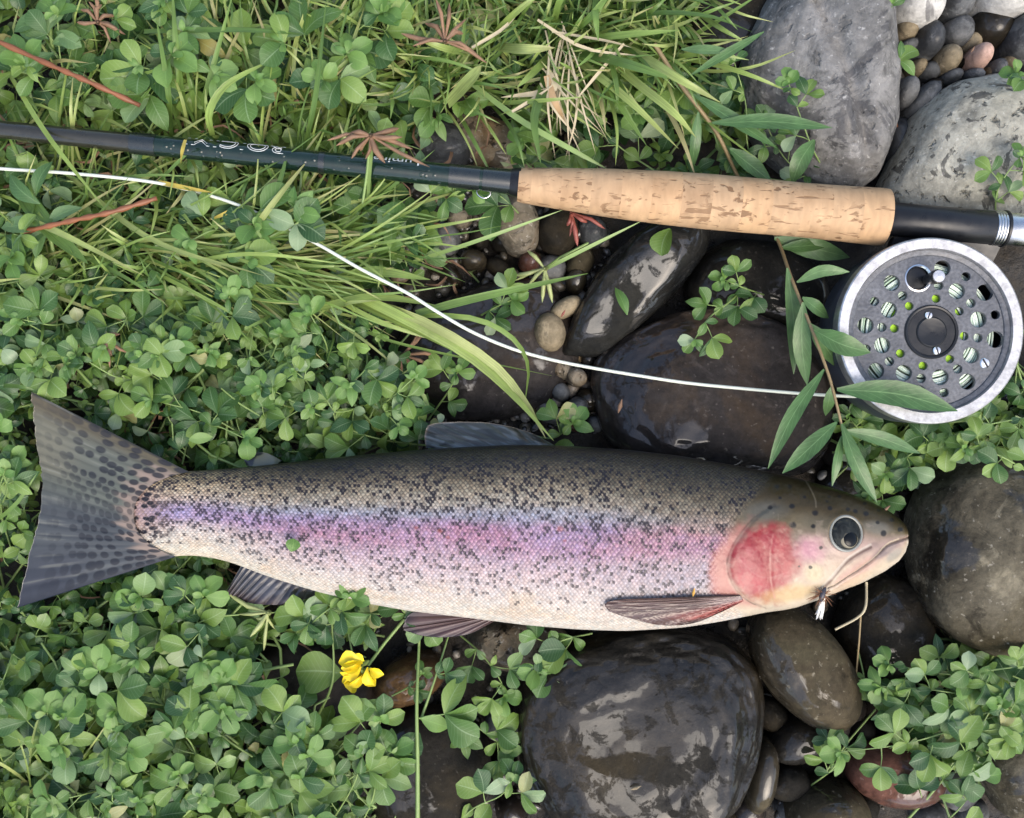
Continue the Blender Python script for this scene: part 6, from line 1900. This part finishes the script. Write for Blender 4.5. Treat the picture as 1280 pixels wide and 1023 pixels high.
# --- the fly hooked in the corner of the jaw
fz = surf_z(1030, 738) + 0.002
fly = empty('fishing_fly', W(1029, 744, fz), 'small white and brown fishing fly hooked at the corner of the trout\'s jaw', 'fishing fly')
M_FLUFF = simple('white_fly_wing', (0.78, 0.76, 0.70), 0.7, var=0.08)
M_HACK = simple('brown_hackle', (0.20, 0.085, 0.035), 0.5, var=0.4, scale=300)
FO = fly.location.copy()
mb = MB()
for k in range(46):
    a = rng.uniform(-0.22, 0.22); l = rng.uniform(14, 27)
    p0 = W(1029 + rng.uniform(-2.5, 2.5), 748, fz + rng.uniform(-.0008, .0012))
    p1 = W(1026 + math.sin(a) * l * 1.0 - l * 0.12, 748 + l * math.cos(a), fz - 0.003 + rng.uniform(-.0015, .0015))
    mb.tube([p0 - FO, (p0 + p1) / 2 + Vector((0, 0, .0006)) - FO, p1 - FO], [1.0 * S, 1.1 * S, 0.35 * S], 5)
mb.build('wing', M_FLUFF, fly)
mb = MB()
for k in range(44):
    a = rng.uniform(0, 6.28); l = rng.uniform(7, 21)
    p0 = W(1028, 742, fz + .0005)
    p1 = W(1028 + math.cos(a) * l, 743 + math.sin(a) * l * 0.75 + 3, fz + rng.uniform(-.002, .003))
    mb.tube([p0 - FO, (p0 + p1) / 2 + Vector((0, 0, .0008)) - FO, p1 - FO], [0.55 * S, 0.5 * S, 0.15 * S], 4)
mb.build('hackle', M_HACK, fly)
mb = MB()
mb.tube([W(1032, 735, fz) - FO, W(1029, 740, fz + .0012) - FO, W(1027, 746, fz + .0014) - FO, W(1026, 752, fz + .0006) - FO], [1.2 * S, 3.2 * S, 3.4 * S, 1.6 * S], 9)
mb.build('fly_body', simple('dark_fly_body', (0.05, 0.045, 0.055), 0.4, var=0.4, scale=400), fly)
# stray bits lying on things
for (x, y, l, a, z, mat, lab) in ((867, 741, 11, 80, None, simple('orange_seed', (0.55, 0.30, 0.05), 0.5), 'tiny orange seed above the pectoral fin'), (775, 508, 18, 75, 0.020, M_DRY, 'small brown husk on the purplish flat stone'), (1108, 636, 12, 40, None, M_DRY, 'brown plant bit on the trout\'s snout'), (795, 985, 14, 20, 0.032, M_TAN, 'tan plant bit on the largest black boulder'), (1216, 62, 8, 60, 0.016, M_DRY, 'brown bit on the pink pebble'), (704, 392, 10, 60, 0.012, M_DRYRED, 'orange leaf bit by the orange tan pebble')):
    z = surf_z(x, y) + 0.0012 if z is None else z
    root = empty('plant_bit', W(x, y, z), lab, 'plant bit')
    d = (l / 2 * math.cos(math.radians(a)), -l / 2 * math.sin(math.radians(a)))
    mb = MB(); mb.tube([W(x - d[0], y - d[1], z) - root.location, W(x, y, z + .0006) - root.location, W(x + d[0], y + d[1], z) - root.location], [.5 * S, l * .17 * S, .4 * S], 7)
    mb.build('husk', mat, root)
# thin stalk standing up below the jaw
root = empty('dry_stalk', W(1085, 735, .02), 'bent straw coloured stalk below the trout\'s jaw', 'stem')
mb = MB(); mb.tube([Vector(c) - root.location for c in catmull([W(1083, 728, .024), W(1082, 758, .028), W(1072, 772, .026), W(1044, 787, .022)], 14)], 1.7 * S, 6); mb.build('stem', M_STRAW, root)
mb = MB(); mb.tube([Vector(c) - root.location for c in catmull([W(1076, 768, .026), W(1074, 800, .020), W(1070, 845, .010)], 10)], 1.2 * S, 6); mb.build('side_stem', M_STEM_TAN, root)
